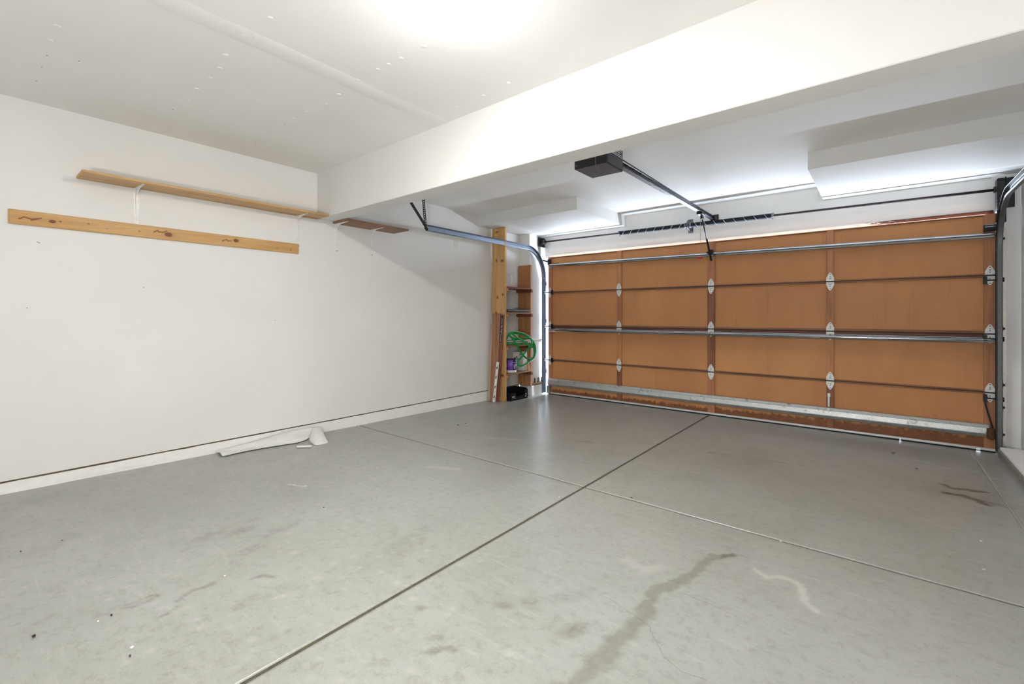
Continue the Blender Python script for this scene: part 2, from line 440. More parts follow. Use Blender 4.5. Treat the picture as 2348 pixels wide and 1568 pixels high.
def stains(x, y):  # most stain, crack and litter coordinates are image pixels projected onto the floor
    wx = (vnoise(x, y, 16, 1)-.5)*.04+(vnoise(x, y, 45, 2)-.5)*.016; wy = (vnoise(x, y, 16, 5)-.5)*.04+(vnoise(x, y, 45, 6)-.5)*.016
    X, Y = x+wx, y+wy; X2, Y2 = x+wx*.3, y+wy*.3
    d = np.zeros(x.shape); o = np.zeros(x.shape); w = np.zeros(x.shape)
    up = lambda A, v: np.maximum(A, v)
    trail = [(-.634, 2.376), (-.662, 2.243), (-.683, 2.109), (-.699, 1.989), (-.743, 1.902), (-.746, 1.806), (-.729, 1.687), (-.733, 1.568), (-.736, 1.461), (-.744, 1.37), (-.755, 1.15)]
    d = up(d, .34*ss_(seg_d(X, Y, trail), .036, .022)); d = up(d, .20*ss_(seg_d(X, Y, trail), .05, .03)*(Y < 1.75))
    def ell(cx_, cy_, rx, ry, rot=.4, X=X, Y=Y):
        a_, b_ = X-cx_, Y-cy_; c_, s_ = math.cos(rot), math.sin(rot)
        return np.hypot((a_*c_+b_*s_)/rx, (-a_*s_+b_*c_)/ry)
    d = up(d, .60*ss_(ell(-.60, 2.41, .055, .028, .9), 1.1, .5))
    for pts, wd, a_ in (([(.336, 4.506), (.375, 4.426), (.449, 4.459), (.547, 4.487)], .024, .8), ([(.327, 4.27), (.414, 4.278), (.463, 4.264), (.519, 4.186)], .024, .8), ([(.46, 4.25), (.618, 4.215)], .035, .35), ([(-.819, 4.279), (-.708, 4.323), (-.617, 4.309)], .014, .35)):
        o = up(o, a_*ss_(seg_d(X, Y, pts), wd*1.3, wd*.4))
    for cx_, cy_, rx, ry, a_ in ((-1.162, 4.217, .055, .035, .6), (-1.066, 4.266, .035, .025, .5), (-.86, 4.118, .04, .02, .4), (-.95, 4.15, .28, .22, .14), (.42, 4.36, .30, .2, .18), (-2.22, 3.80, .12, .05, .40)):
        o = up(o, a_*ss_(ell(cx_, cy_, rx, ry), 1.15, .5)*(.4+.6*vnoise(x, y, 55, 9)))
    for cx_, cy_, rx, ry, a_, rt in ((-1.439, 1.172, .03, .018, .35, .4), (-1.201, 1.399, .055, .03, .30, .5), (-1.119, 1.482, .035, .030, .38, .4), (-.883, 1.458, .035, .08, .42, -.5), (-1.19, 1.067, .018, .075, .55, -.5), (-1.258, 1.093, .04, .02, .3, .4),
                              (-1.308, .915, .03, .02, .25, .4), (-2.166, .52, .012, .05, .36, .1), (-2.75, .82, .05, .10, .22, .1), (-2.70, .98, .05, .10, .24, .2), (-2.55, 1.12, .06, .14, .22, .2), (-2.45, .95, .05, .10, .18, .3), (-2.0, .75, .04, .09, .18, .2),
                              (-1.02, 1.62, .05, .12, .16, -.6), (-.75, 1.15, .10, .25, .14, -.6), (-.5, 1.25, .05, .15, .16, -.5), (-1.9, 1.5, .1, .2, .12, .3)):
        d = up(d, a_*ss_(ell(cx_, cy_, rx, ry, rt), 1.15, .45)*(.45+.75*vnoise(x, y, 60, 11)))
    e = ell(-2.338, .476, .028, .058, -.05, X2, Y2); d = up(d, .16*ss_(e, 1.08, .92)); d = up(d, .36*ss_(e, .70, .86)*ss_(e, 1.1, .94))
    for pts in ([(-2.22, .574), (-2.25, .607), (-2.258, .641), (-2.25, .672), (-2.252, .702)], [(-2.166, .827), (-2.15, .88), (-2.106, .901)]):
        d = up(d, .34*ss_(seg_d(X2, Y2, pts), .018, .004))
    for pts, wd, a_ in (([(-.46, 2.364), (-.409, 2.325), (-.36, 2.372), (-.294, 2.364), (-.266, 2.318), (-.252, 2.225), (-.205, 2.183)], .016, .34), ([(-3.201, 1.47), (-3.062, 1.517)], .006, .6), ([(-.95, 2.05), (-.86, 2.02), (-.80, 2.10)], .03, .14),
                      ([(.22, 5.15), (.40, 5.02), (.58, 5.05)], .010, .35), ([(.60, 4.92), (.74, 4.90)], .007, .4), ([(-2.75, 2.35), (-2.55, 2.45)], .03, .2), ([(-3.0, 3.3), (-2.7, 3.45)], .04, .16)):
        w = up(w, a_*ss_(seg_d(X2, Y2, pts), wd*1.4, wd*.4))
    for k in range(160):                                   # pale spatter in the near part of the floor
        px_, py_ = rng.uniform(-2.6, -.9), rng.uniform(.3, 1.7); w = up(w, rng.uniform(.06, .2)*ss_(np.hypot(X2-px_, Y2-py_), rng.uniform(.012, .03), .004)) if len(x) > 30000 and x.min() < px_ < x.max() else w
    return d, o, w
def slab(pts, name='slab', step=.014):
    """pts: corners (x, y), counter-clockwise from the near left; top follows the fall of the floor"""
    (x0, y0), (x1, _), (x2, y2), (x3, _) = pts
    nx = max(2, int(abs(x1-x0)/step)); ny = max(2, int(abs(y2-y0)/step))
    ch = .003
    u = np.concatenate(([0.], np.linspace(0, 1, nx+1))); v = np.concatenate(([0.], np.linspace(0, 1, ny+1)))
    u = np.concatenate((u, [1.])); v = np.concatenate((v, [1.]))
    U, V = np.meshgrid(u, v); n, m = len(u), len(v)
    Y = y0+(y2-y0)*V; Xa = x0+(x3-x0)*V; Xb = x1+(x2-x1)*V; X = Xa+(Xb-Xa)*U
    I = np.arange(n)[None, :]; J = np.arange(m)[:, None]
    X = X+ch*((I == 1)*1.-(I == n-2)*1.); Y = Y+ch*((J == 1)*1.-(J == m-2)*1.)
    Z = np.where(Y < 5.91, .0135*(5.91-Y), 0.); rim = (I == 0)+(I == n-1)+(J == 0)+(J == m-1)
    Z = np.where(rim > 0, -.06, Z)
    # second ring carries the worn arris
    co = np.stack((X, Y, Z), -1).reshape(-1, 3)
    idx = (J*n+I); q = np.stack((idx[:-1, :-1], idx[:-1, 1:], idx[1:, 1:], idx[1:, :-1]), -1).reshape(-1, 4)
    me = bpy.data.meshes.new(name); me.vertices.add(len(co)); me.vertices.foreach_set('co', co.astype(np.float32).ravel())
    me.loops.add(len(q)*4); me.loops.foreach_set('vertex_index', q.astype(np.int32).ravel())
    me.polygons.add(len(q)); me.polygons.foreach_set('loop_start', (np.arange(len(q))*4).astype(np.int32)); me.update(calc_edges=True)
    d, o_, w = stains(X.ravel(), Y.ravel())
    at = me.color_attributes.new('stain', 'FLOAT_COLOR', 'POINT')
    at.data.foreach_set('color', np.stack((d, o_, w, np.ones_like(d)), -1).astype(np.float32).ravel())
    me.materials.append(FLOOR)
    o = bpy.data.objects.new(name, me); COL.objects.link(o); o.parent = FLO
    return o
g = .0075
cx = lambda y: -1.557-.0178*y           # the long joint runs a little askew
YJ, XS = 2.764, .625
slab([(XL-.1, YB-.1), (cx(YB)-g, YB-.1), (cx(YJ)-g, YJ-.0045), (XL-.1, YJ-.0045)])
slab([(cx(YB)+g, YB-.1), (XS-.0004, YB-.1), (XS-.0004, YJ-.0045), (cx(YJ)+g, YJ-.0045)])
slab([(XL-.1, YJ+.0045), (cx(YJ)-g, YJ+.0045), (cx(5.91)-g, 5.91), (XL-.1, 5.91)])
slab([(cx(YJ)+g, YJ+.0045), (XS-.0004, YJ+.0045), (XS-.0004, 5.91), (cx(5.91)+g, 5.91)])
slab([(XS+.0004, YB-.1), (XR+.1, YB-.1), (XR+.1, 5.91), (XS+.0004, 5.91)])
slab([(XL-.2, 5.912), (XR+.2, 5.912), (XR+.2, 7.3), (XL-.2, 7.3)], 'driveway_slab', .2)

# dirt packed into the open joints
def filler(a, b, w, mat):
    bm = bmesh.new(); d = Vector((b[0]-a[0], b[1]-a[1], 0)).normalized(); nn = Vector((-d.y, d.x, 0))*w/2
    v = [Vector((a[0], a[1], zf(a[1])-.004))+nn, Vector((a[0], a[1], zf(a[1])-.004))-nn, Vector((b[0], b[1], zf(b[1])-.004))-nn, Vector((b[0], b[1], zf(b[1])-.004))+nn]
    prism(bm, v, (0, 0, -.02)); return obj('joint_filler', bm, mat, FLO)
JD = simple('joint_dirt', lin(80, 74, 60), .9, var=.3, scale=60)
filler((cx(YB), YB), (cx(5.91), 5.91), .022, JD)
filler((XL, YJ), (XS, YJ), .014, simple('joint_dust', lin(92, 87, 72), .9, var=.45, scale=3))
STRIPJ = obj('joint_filler', (lambda b: (prism(b, [Vector((XS-.0045, YB, zf(YB)-.0004)), Vector((XS+.0045, YB, zf(YB)-.0004)), Vector((XS+.0045, 5.9, zf(5.9)-.0004)), Vector((XS-.0045, 5.9, zf(5.9)-.0004))], (0, 0, -.01)), b)[1])(bmesh.new()), simple('pale_joint', lin(172, 171, 162), .8, var=.1), FLO)
# hairline cracks in the near right slab
CRK = simple('crack_grey', lin(112, 108, 96), .9)
def ribbon(pts, w):
    bm = bmesh.new(); P = [Vector((x, y, zf(y)+.0004)) for x, y in pts]; pv = None
    for i, p in enumerate(P):
        t = (P[min(i+1, len(P)-1)]-P[max(i-1, 0)]).normalized(); nn = Vector((-t.y, t.x, 0))*w/2
        cur = (bm.verts.new(p+nn), bm.verts.new(p-nn))
        if pv: bm.faces.new((pv[0], pv[1], cur[1], cur[0]))
        pv = cur
    return obj('hairline_crack', bm, CRK, FLO)
for pts in ([(-.876, 1.725), (-.816, 1.699), (-.725, 1.678), (-.678, 1.658), (-.647, 1.615), (-.584, 1.543), (-.514, 1.514), (-.419, 1.532)], [(-.663, 1.952), (-.507, 1.951), (-.42, 1.93)]):
    fine = []
    for (a, b), (c, d) in zip(pts[:-1], pts[1:]):
        for k in range(5): fine.append((a+(c-a)*k/5+random.uniform(-.005, .005), b+(d-b)*k/5+random.uniform(-.005, .005)))
    ribbon(fine, .0013)
struct('wall_left', B(XL-.15, XL, YB-.15, YF+.2, .158, 2.9), WALL)
struct('wall_right', B(XR, XR+.15, YB-.15, YF+.2, -.1, 2.9), WALL)
struct('wall_back', B(XL-.1, XR+.1, YB-.15, YB, -.1, 2.9), WALL)
bm = bmesh.new()
box(bm, XL-.15, -4.215, 5.60, YF+.2, .158, 2.9)          # pier left of the opening
box(bm, -4.215, -4.055, YF, YF+.2, -.05, 2.9)            # left jamb
box(bm, .775, XR+.1, YF, YF+.2, -.05, 2.9)               # right jamb
box(bm, -4.055, .775, YF+.012, YF+.2, 2.125, 2.9)        # head of the opening
box(bm, -4.055, .775, YF, YF+.012, 2.125, SZ-.012)       # facing board, stopping short of ceiling and soffits
box(bm, -2.79, -.54, YF, YF+.012, SZ-.012, 2.612)
WF = struct('wall_front', bm, WALL)
obj('header_strip', B(-4.06, .79, YF-.010, YF, 2.125, 2.196, bev=.002), REDTRIM, WF)

obj('weather_strip', B(-4.06, .74, YF-.0135, YF-.010, 2.150, 2.1645), SEALM, WF)
bm = bmesh.new(); box(bm, XL-.1, XR+.1, YB-.1, BY0+.02, ZC1, 2.9); box(bm, XL-.1, XR+.1, BY0+.02, YF+.1, ZC2, 2.9)
CE = struct('ceiling', bm, CEIL)
struct('trim_1', B(XL-.05, XR+.05, BY0, BY1, BZ, ZC1+.1, bev=.004), TRIMP)['label'] = 'painted drywall beam crossing the ceiling'
struct('trim_2', B(XL-.05, -2.802, SY, YF+.05, SZ, ZC2+.1, bev=.003), TRIMP)['label'] = 'boxed soffit in the left front corner'
struct('trim_3', B(-.495, XR+.05, SY, YF+.05, SZ, ZC2+.1, bev=.003), TRIMP)['label'] = 'boxed soffit in the right front corner'

# taped joints and nail pops in the ceiling
def ridge(x0, y0, x1, y1, w, h, z, name='taped_joint'):
    bm = bmesh.new(); d = Vector((x1-x0, y1-y0, 0)).normalized(); n = Vector((-d.y, d.x, 0)); N = 24
    prev = None
    for i in range(N+1):
        c = Vector((x0, y0, z)).lerp(Vector((x1, y1, z)), i/N); k = random.uniform(-.006, .006)
        ring = [bm.verts.new(c+n*(a*w+k)+Vector((0, 0, b))) for a, b in ((-.5, .001), (-.36, -h), (.0, -h*.35), (.33, -h*1.2), (.5, .001))]
        if prev:
            for a in range(4): bm.faces.new((prev[a], prev[a+1], ring[a+1], ring[a]))
        prev = ring
    return obj(name, bm, CEIL, CE, smooth=True)
ridge(-2.53, YB, -2.535, BY0, .15, .0030, ZC1)
ridge(-3.76, YB, -3.76, BY0, .12, .0010, ZC1)
ridge(-1.30, YB, -1.30, BY0, .12, .0010, ZC1)
for y0 in (5.42, 5.58): ridge(-2.79, y0, -.51, y0, .05, .0022, ZC2)
ridge(XL+.01, 5.62, -2.81, 5.62, .06, .0022, SZ); ridge(-.48, 5.62, XR-.02, 5.62, .06, .0022, SZ)
pop = bmesh.new(); bmesh.ops.create_uvsphere(pop, u_segments=14, v_segments=8, radius=1)
bmesh.ops.scale(pop, verts=pop.verts, vec=(.014, .014, .0036))
P0 = None  # nail positions computed from image pixels on the ceiling plane
for (x, y, z) in [(-2.283, .957, ZC1), (-2.798, .938, ZC1), (-2.973, .966, ZC1), (-3.142, .966, ZC1), (-3.356, .962, ZC1), (-3.574, .97, ZC1), (-2.919, 1.586, ZC1), (-3.139, 1.551, ZC1), (-3.308, 1.552, ZC1),
                  (-3.166, .316, ZC1), (-3.358, .308, ZC1), (-1.888, 1.575, ZC1), (-2.075, 1.566, ZC1), (-2.181, 1.559, ZC1), (-2.275, 1.554, ZC1), (-2.475, 1.544, ZC1), (-2.73, 1.568, ZC1), (-2.012, 2.174, ZC1), (-1.782, 2.155, ZC1), (-2.262, 2.174, ZC1),
                  (-2.53, .93, ZC1), (-2.50, .97, ZC1), (-1.754, 4.273, ZC2), (-1.79, 4.832, ZC2)]:
    if P0 is None:
        P0 = obj('nail_pop', pop, CEIL, CE, True); P0.location = (x, y, z)
    else: link(P0, CE, (x, y, z))
hole = bmesh.new(); cyl(hole, (0, 0, 0), (0, 0, 1), .0032, .002, 8)
H0 = None
for (x, y) in [(-3.566, .316), (-3.756, .311), (-4.006, .31), (-3.504, .438), (-3.818, .953), (-3.475, 1.558), (-4.032, 1.572)]:
    if H0 is None: H0 = obj('nail_head', hole, BOLT, CE); H0.location = (x, y, ZC1)
    else: link(H0, CE, (x, y, ZC1))
WLo = bpy.data.objects['wall_left']
hole = bmesh.new(); cyl(hole, (0, 0, 0), (1, 0, 0), .0028, .002, 8)
H0 = None
for (y, z) in [(.914, 1.453), (1.896, 1.193), (.299, 1.286), (.347, 1.732), (.355, 1.728)]:
    if H0 is None: H0 = obj('nail_hole', hole, BOLT, WLo); H0.location = (XL, y, z)
    else: link(H0, WLo, (XL, y, z))

# concrete curbs below the walls
bm = bmesh.new(); N = 60; rows = []
for i in range(N+1):
    y = YB+(5.60-YB)*i/N; j = lambda s: random.uniform(-s, s)
    rows.append([bm.verts.new(v) for v in ((XL-.1, y, .146+j(.002)), (XL+.004+j(.002), y, .146+j(.002)), (XL+.010+j(.003), y, .10), (XL+.012+j(.004), y, .07), (XL+.016+j(.006), y, zf(y)-.01), (XL-.1, y, zf(y)-.01))])
for a, b in zip(rows[:-1], rows[1:]):
    for k in range(6): bm.faces.new((a[k], a[(k+1) % 6], b[(k+1) % 6], b[k]))
bm.faces.new(rows[0][::-1]); bm.faces.new(rows[-1])
BL = struct('baseboard_left', bm, CURB)
obj('gap_strip', B(XL-.05, XL-.006, YB, 5.6, .14, .162), FILLER, BL)
obj('drywall_edge', B(XL-.01, XL+.003, 2.16, 5.58, .158, .164), WALL, BL)
bm = bmesh.new(); rows = []
for i in range(13):
    f = i/12
    if f < .5: x, y = XL+.02+(-4.172-XL-.02)*f*2, 5.592
    else: x, y = -4.172, 5.592+(YF-5.592)*(f-.5)*2
    rows.append((x, y))
j = lambda s: random.uniform(-s, s)
top = [bm.verts.new((x+j(.003), y+j(.003), .152+j(.004))) for x, y in rows]; bot = [bm.verts.new((x+j(.004), y+j(.004), -.01)) for x, y in rows]
tb = [bm.verts.new((XL-.05, YF, .152)), bm.verts.new((XL-.05, 5.592, .152))]; bb = [bm.verts.new((XL-.05, YF, -.01)), bm.verts.new((XL-.05, 5.592, -.01))]
for i in range(12): bm.faces.new((bot[i], bot[i+1], top[i+1], top[i]))
bm.faces.new(top+tb); bm.faces.new((bot+bb)[::-1]); bm.faces.new((bot[-1], bb[0], tb[0], top[-1]))
BF = struct('baseboard_front', bm, CURB)
bm = B(.802, XR+.1, YB, 5.78, .06, .085, bev=.004)
BR = struct('baseboard_right', bm, CURB)
obj('curb_foot', B(.79, XR+.1, YB, 5.78, -.01, .066, bev=.004), RAWCURB, BR)

# ================================================================== garage door
D = bpy.data.objects.new('door_1', None); COL.objects.link(D); D.location = (-1.643, DY, 0); D['kind'] = 'structure'
D['label'] = 'closed wooden sectional garage door seen from inside'
ZJ = [.018, .540, 1.070, 1.600, 2.158]
ST = [(DX0, -4.015), (-2.907, -2.834), (-1.681, -1.594), (-.459, -.394), (.721, DX1)]
stm = [[STILE, STILE_D, STILE, STILE_D, STILE], [STILE, STILE_L, STILE_D, STILE_L, STILE], [STILE, STILE, STILE_D, STILE, STILE], [STILE, STILE_L, STILE, STILE, STILE]]
for s in range(4):
    z0, z1 = ZJ[s]+.003, ZJ[s+1]-.003
    rt, rb = [(.013, .018), (.052, .014), (.014, .024), (.013, .014)][s]
    obj('rail', B(DX0+.002, DX1-.002, DY+.006, DY+.036, z0, z0+rb, bev=.004), RAIL, D)
    obj('rail', B(DX0+.002, DX1-.002, DY+.006, DY+.036, z1-rt, z1, bev=.004), RAILD if s == 1 else RAIL, D)
    for k, (a, b) in enumerate(ST): obj('stile', B(a, b, DY, DY+.036, z0, z1, bev=.003), stm[s][k], D)
    for k in range(4): obj('panel', B(ST[k][1]-.004, ST[k+1][0]+.004, DY+.022, DY+.030, z0+rb-.004, z1-rt+.004), PANEL, D)
for z in ZJ[1:4]: obj('joint_backing', B(DX0+.01, DX1-.01, DY+.032, DY+.038, z-.03, z+.03), RAILD, D)  # backing strips added behind the section joints to block leaking daylight
# bottom seal with two small gaps that let daylight in
for a, b in ((DX0, .136), (.150, .672), (.702, DX1)):
    obj('bottom_retainer', B(a, b, DY-.004, DY+.036, .012, .034, bev=.003), SEALM, D)
    obj('bottom_seal', B(a, b, DY+.002, DY+.036, -.002, .012, bev=.002), RUBBER, D)
obj('bottom_retainer', B(DX0, DX1, DY+.0, DY+.034, .022, .034), SEALM, D)
# struts
def strut(za, zb, half, name='strut', x0=DX0+.02, x1=DX1-.01, prof=None, mat=STRUTM):
    bm = bmesh.new()
    prof = prof or thick([(half, -.002), (half*.86, -.005), (half*.62, -.028), (half*.22, -.034), (half*.05, -.018), (-half*.12, -.018), (-half*.30, -.034), (-half*.62, -.030), (-half*.84, -.006), (-half, -.003)], .0022)
    y = DY-.003
    A = [bm.verts.new((x0, y+b, za+a)) for a, b in prof]; Bv = [bm.verts.new((x1, y+b, zb+a)) for a, b in prof]; n = len(prof)
    for i in range(n): bm.faces.new((A[i], A[(i+1) % n], Bv[(i+1) % n], Bv[i]))
    bm.faces.new(A[::-1]); bm.faces.new(Bv)
    return obj(name, bm, mat, D)
strut(2.022, 1.958, .027); strut(1.011, 1.010, .025)
strut(.193, .191, .06, 'galvanised_strut', DX0+.01, DX1-.045, thick([(.060, -.002), (.056, -.012), (.032, -.030), (.028, -.020), (-.020, -.026), (-.025, -.034), (-.052, -.014), (-.056, -.002)], .003), WIDE)
# hinges
def leaf_mesh(w, h, sgn):
    bm = bmesh.new()
    o = [(-w, 0), (-w, h*.35), (-w*.55, h*.75), (-w*.16, h*.98), (w*.16, h*.98), (w*.55, h*.75), (w, h*.35), (w, 0)]
    prism(bm, [Vector((a, 0, sgn*(b+.004))) for a, b in o], (0, .003, 0))
    return bm
def local(name, bm, mat, parent, loc, smooth=False):
    bmesh.ops.recalc_face_normals(bm, faces=bm.faces)
    me = bpy.data.meshes.new(name); bm.to_mesh(me); bm.free(); me.materials.append(mat)
    if smooth:
        for f in me.polygons: f.use_smooth = True
    o = bpy.data.objects.new(name, me); COL.objects.link(o); o.parent = parent; o.location = loc
    return o
HG = {}
def hinge(x, z, w=.035, h=.092, key='a'):
    loc = (x-D.location.x, -.008, z)
    if key not in HG:
        bm = bmesh.new(); tube(bm, [(-w*1.08, -.004, 0), (w*1.08, -.004, 0)], .006, 10)
        hh = local('hinge', bm, DARKM, D, loc)
        kids = [local('leaf', leaf_mesh(w, h, 1), HINGEM, hh, (0, .002, 0)), local('leaf', leaf_mesh(w, h, -1), HINGEM, hh, (0, .002, 0))]
        for zz in (.032, .050, .078, -.032, -.050, -.078):
            bm = bmesh.new(); cyl(bm, (0, 0, 0), (0, 1, 0), 0.0042, .004, 8); kids.append(local('bolt', bm, BOLT, hh, (0, .001, zz*h/.092)))
        HG[key] = (hh, kids)
    else:
        src, ks = HG[key]; hh = link(src, D, loc)
        for k in ks: link(k, hh)
    return hh
for z in (ZJ[1], ZJ[2], ZJ[3]):
    for (a, b) in ST[1:4]: hinge((a+b)/2, z)
    hinge(DX1-.037, z, .031, .085, 'r'); hinge(DX0+.034, z, .026, .080, 'l')
# rollers at both edges
def roller(x, z, s):
    bm = bmesh.new(); tube(bm, [(x-s*.075, DY-.026, z), (x+s*.040, DY-.036, z)], .006, 8); cyl(bm, (x+s*.040, DY-.037, z), (1, 0, 0), .021, .012, 16)
    o = obj('roller', bm, DARKM, D)
    obj('roller_bracket', B(x-s*.075-.006, x-s*.075+.018, DY-.034, DY, z-.035, z+.035, bev=.002), BLACK, D)
for z in (ZJ[1]-.05, ZJ[2]-.045, ZJ[3]-.045): roller(DX1, z, 1)
for z in (ZJ[1], ZJ[2], ZJ[3]): roller(DX0, z, -1)
# top fixtures
obj('top_bracket', B(.715, .800, DY-.045, DY, 1.995, 2.055, bev=.004), BLACK, D)
for dz in (2.030, 2.048): obj('bracket_slot', B(.722, .800, DY-.050, DY-.044, dz, dz+.008), STRUTM, D)
bm = bmesh.new(); tube(bm, [(-4.13, 5.83, 2.105), (-4.03, 5.885, 2.07), (-4.03, 5.90, 2.02)], .012, 8); box(bm, -4.075, -4.02, DY-.03, DY, 2.03, 2.12, bev=.003)
obj('top_bracket', bm, DARKM, D)
# bottom brackets and lift cables
bm = bmesh.new(); box(bm, .735, .785, DY-.050, DY-.002, .125, .225, bev=.008); cyl(bm, (.745, DY-.055, .18), (0, 1, 0), .016, .02, 12)
obj('bottom_bracket', bm, RUST, D)
obj('bottom_bracket', B(DX0-.004, DX0+.05, DY-.045, DY, .02, .135, bev=.006), galv('bracket_steel', (.35, .38, .35), .5, .6), D)
obj('lift_cable', T([(.778, DY-.03, .20), (.730, DY-.02, .42), (.722, DY-.02, .49)], .006, 6), BLACK, D)
# latch strap on the lowest section
bm = bmesh.new(); box(bm, -.450, -.424, DY-.010, DY, .365, .405, bev=.002); box(bm, -.447, -.429, DY-.022, DY-.014, .262, .372, bev=.003); box(bm, -.452, -.424, DY-.042, DY-.030, .215, .255, bev=.002)
obj('latch_strap', bm, HINGEM, D)
# chalk-like swirl on the second section
bm = bmesh.new()
for (cx0, cz0, r, a0, a1) in ((-3.93, 1.30, .05, -.5, 3.4), (-3.95, 1.40, .028, -1.2, 2.8), (-3.94, 1.22, .06, -2.2, .9)):
    tube(bm, [(cx0+r*math.cos(a0+(a1-a0)*i/14), DY+.0215, cz0+r*math.sin(a0+(a1-a0)*i/14)) for i in range(15)], .0016, 4)
obj('chalk_mark', bm, simple('chalk', lin(196, 150, 96), .9), D)

# ================================================================== tracks
def track(x, side, yend, label, nbr, GV):
    """side -1: left of the door (opens towards +x)"""
    s = -side
    prof = thick([(s*.036, .030), (s*.030, .036), (s*.004, .036), (0, .030), (0, -.030), (s*.004, -.036), (s*.030, -.036), (s*.036, -.030)], .0024)
    th = thing('door_track', label, 'track', (x, 5.87, .01), 'garage door tracks')
    yv, R, zt = 5.868, .44, 2.266
    obj('vertical_rail', (lambda b: (sweep(b, [(x, yv, .02), (x, yv, 1.0), (x, yv, zt-R)], prof), b)[1])(bmesh.new()), GV, th)
    arc = [(x, yv-R+R*math.cos(a), zt-R+R*math.sin(a)) for a in [PI/2*i/14 for i in range(15)]]
    obj('curved_rail', (lambda b: (sweep(b, arc, prof), b)[1])(bmesh.new()), GV, th)
    obj('horizontal_rail', (lambda b: (sweep(b, [(x, yv-R, zt), (x, yend, zt)], prof), b)[1])(bmesh.new()), GV, th)
    for z in nbr:
        bm = bmesh.new(); box(bm, x+side*.002, x+side*.006, 5.85, YF-.002, z-.02, z+.02); box(bm, x+side*.002, x+side*.034, YF-.006, YF-.001, z-.03, z+.03)
        cyl(bm, (x+side*.010, 5.868, z), (1, 0, 0), .010, .016, 8); cyl(bm, (x+side*.022, YF-.012, z), (0, 1, 0), .009, .018, 8)
        obj('wall_bracket', bm, BLACK, th)
    return th
TL = track(-4.155, -1, 3.49, 'galvanised garage door track curving back along the left wall', (.35, 1.15, 1.75), GALV)
TR = track(.828, 1, 3.40, 'galvanised garage door track at the right edge of the door', (.18, .42, .62, 1.12, 1.92), GALVD)
# angle iron along the right track
bm = bmesh.new(); box(bm, .836, .854, 5.872, 5.878, .03, 2.02); box(bm, .852, .856, 5.872, 5.95, .03, 2.02)
obj('angle_iron', bm, galv('angle_iron_steel', (.60, .58, .54), .4, .5, 220), TR)
obj('floor_clip', B(.80, .812, 5.86, 5.95, .004, .02), SEALM, TR)
# perforated hanger of the left track
def perf(a, b, w, n, up, name='hanger_strap'):
    a, b, up = Vector(a), Vector(b), Vector(up); d = (b-a); L = d.length; d.normalize(); side = d.cross(up).normalized()
    bm = bmesh.new(); m = int(L/.024); t = up.normalized()*.0015
    hole = .0055
    def q(u0, u1, v0, v1):
        pts = [a+d*u0+side*v0, a+d*u1+side*v0, a+d*u1+side*v1, a+d*u0+side*v1]
        prism(bm, [p-t for p in pts], t*2)
    rows = [(-w/2+(i+.5)*w/n) for i in range(n)]
    edges = [-w/2]
    for r in rows: edges += [r-hole, r+hole]
    edges.append(w/2)
    for i in range(0, len(edges), 2): q(0, L, edges[i], edges[i+1])          # long webs
    for r in rows:
        for k in range(m):
            u = L*k/m; q(u, u+L/m-2*hole, r-hole, r+hole)                    # bridges between the holes
    return bm
ha, hb = Vector((-4.165, 3.505, 2.25)), Vector((-4.165, 3.150, 2.645)); hn = (hb-ha).normalized().cross(Vector((1, 0, 0)))
obj('hanger_strap', perf(ha+hn*.019, hb+hn*.019, .038, 1, (1, 0, 0)), PERF, TL)
obj('hanger_strap', perf(ha+Vector((.019, 0, 0)), hb+Vector((.019, 0, 0)), .038, 1, hn), PERF, TL)
obj('hanger_strap', perf((-4.150, 3.485, 2.25), (-4.150, 3.445, 2.645), .030, 1, (.77, -.64, 0)), PERF, TL)
obj('hanger_bolt', (lambda b: (cyl(b, (-4.15, 3.50, 2.245), (1, 0, 0), .008, .03, 8), b)[1])(bmesh.new()), BOLT, TL)

# ================================================================== torsion spring assembly
TS = thing('torsion_spring', 'black torsion springs on a steel shaft above the garage door', 'spring', (-1.64, 5.87, 2.38))
sz = lambda x: 2.400-.0082*(x+4.15)
ys = 5.872
obj('shaft', T([(-4.20, ys, sz(-4.20)), (.86, ys, sz(.86))], .0125, 12), SHAFT, TS, True)
def spring(x0, x1, hand):
    n = int((x1-x0)/.0075); pts = []
    for i in range(n*9+1):
        f = i/(n*9); a = 2*PI*n*f*hand; x = x0+(x1-x0)*f
        pts.append((x, ys+.0245*math.cos(a), sz(x)+.0245*math.sin(a)))
    o = obj('coil', T(pts, .0042, 5), SPRING, TS, True)
    m = 8; pts = []
    for i in range(m*16+1):
        f = i/(m*16); a = 2*PI*m*f*hand; x = x0+(x1-x0)*f
        pts.append((x, ys+.0292*math.cos(a), sz(x)+.0292*math.sin(a)))
    obj('paint_stripe', T(pts, .0017, 5), WHITE, o)
spring(-2.83, -1.94, -1); spring(-1.86, -.975, 1)
for x, r in ((-2.845, .031), (-.960, .031), (-1.93, .036), (-1.87, .036)):
    bm = bmesh.new(); cyl(bm, (x, ys, sz(x)), (1, 0, 0), r, .022, 16); cyl(bm, (x, ys-r, sz(x)+.01), (0, 1, 0), .006, .02, 8); cyl(bm, (x, ys, sz(x)-r), (0, 0, 1), .006, .02, 8)
    obj('winding_cone', bm, LAMG, TS)
bm = bmesh.new()
prism(bm, [Vector((-1.904, y, z)) for y, z in ((ys-.05, sz(-1.9)-.03), (ys-.05, sz(-1.9)+.05), (YF-.002, sz(-1.9)+.08), (YF-.002, sz(-1.9)-.075))], (.006, 0, 0))
box(bm, -1.93, -1.87, YF-.008, YF-.001, sz(-1.9)-.085, sz(-1.9)+.09); cyl(bm, (-1.885, YF-.02, sz(-1.9)-.07), (0, 1, 0), .012, .03, 8); cyl(bm, (-1.915, YF-.02, sz(-1.9)+.075), (0, 1, 0), .012, .03, 8)
obj('centre_bracket', bm, LAMG, TS)
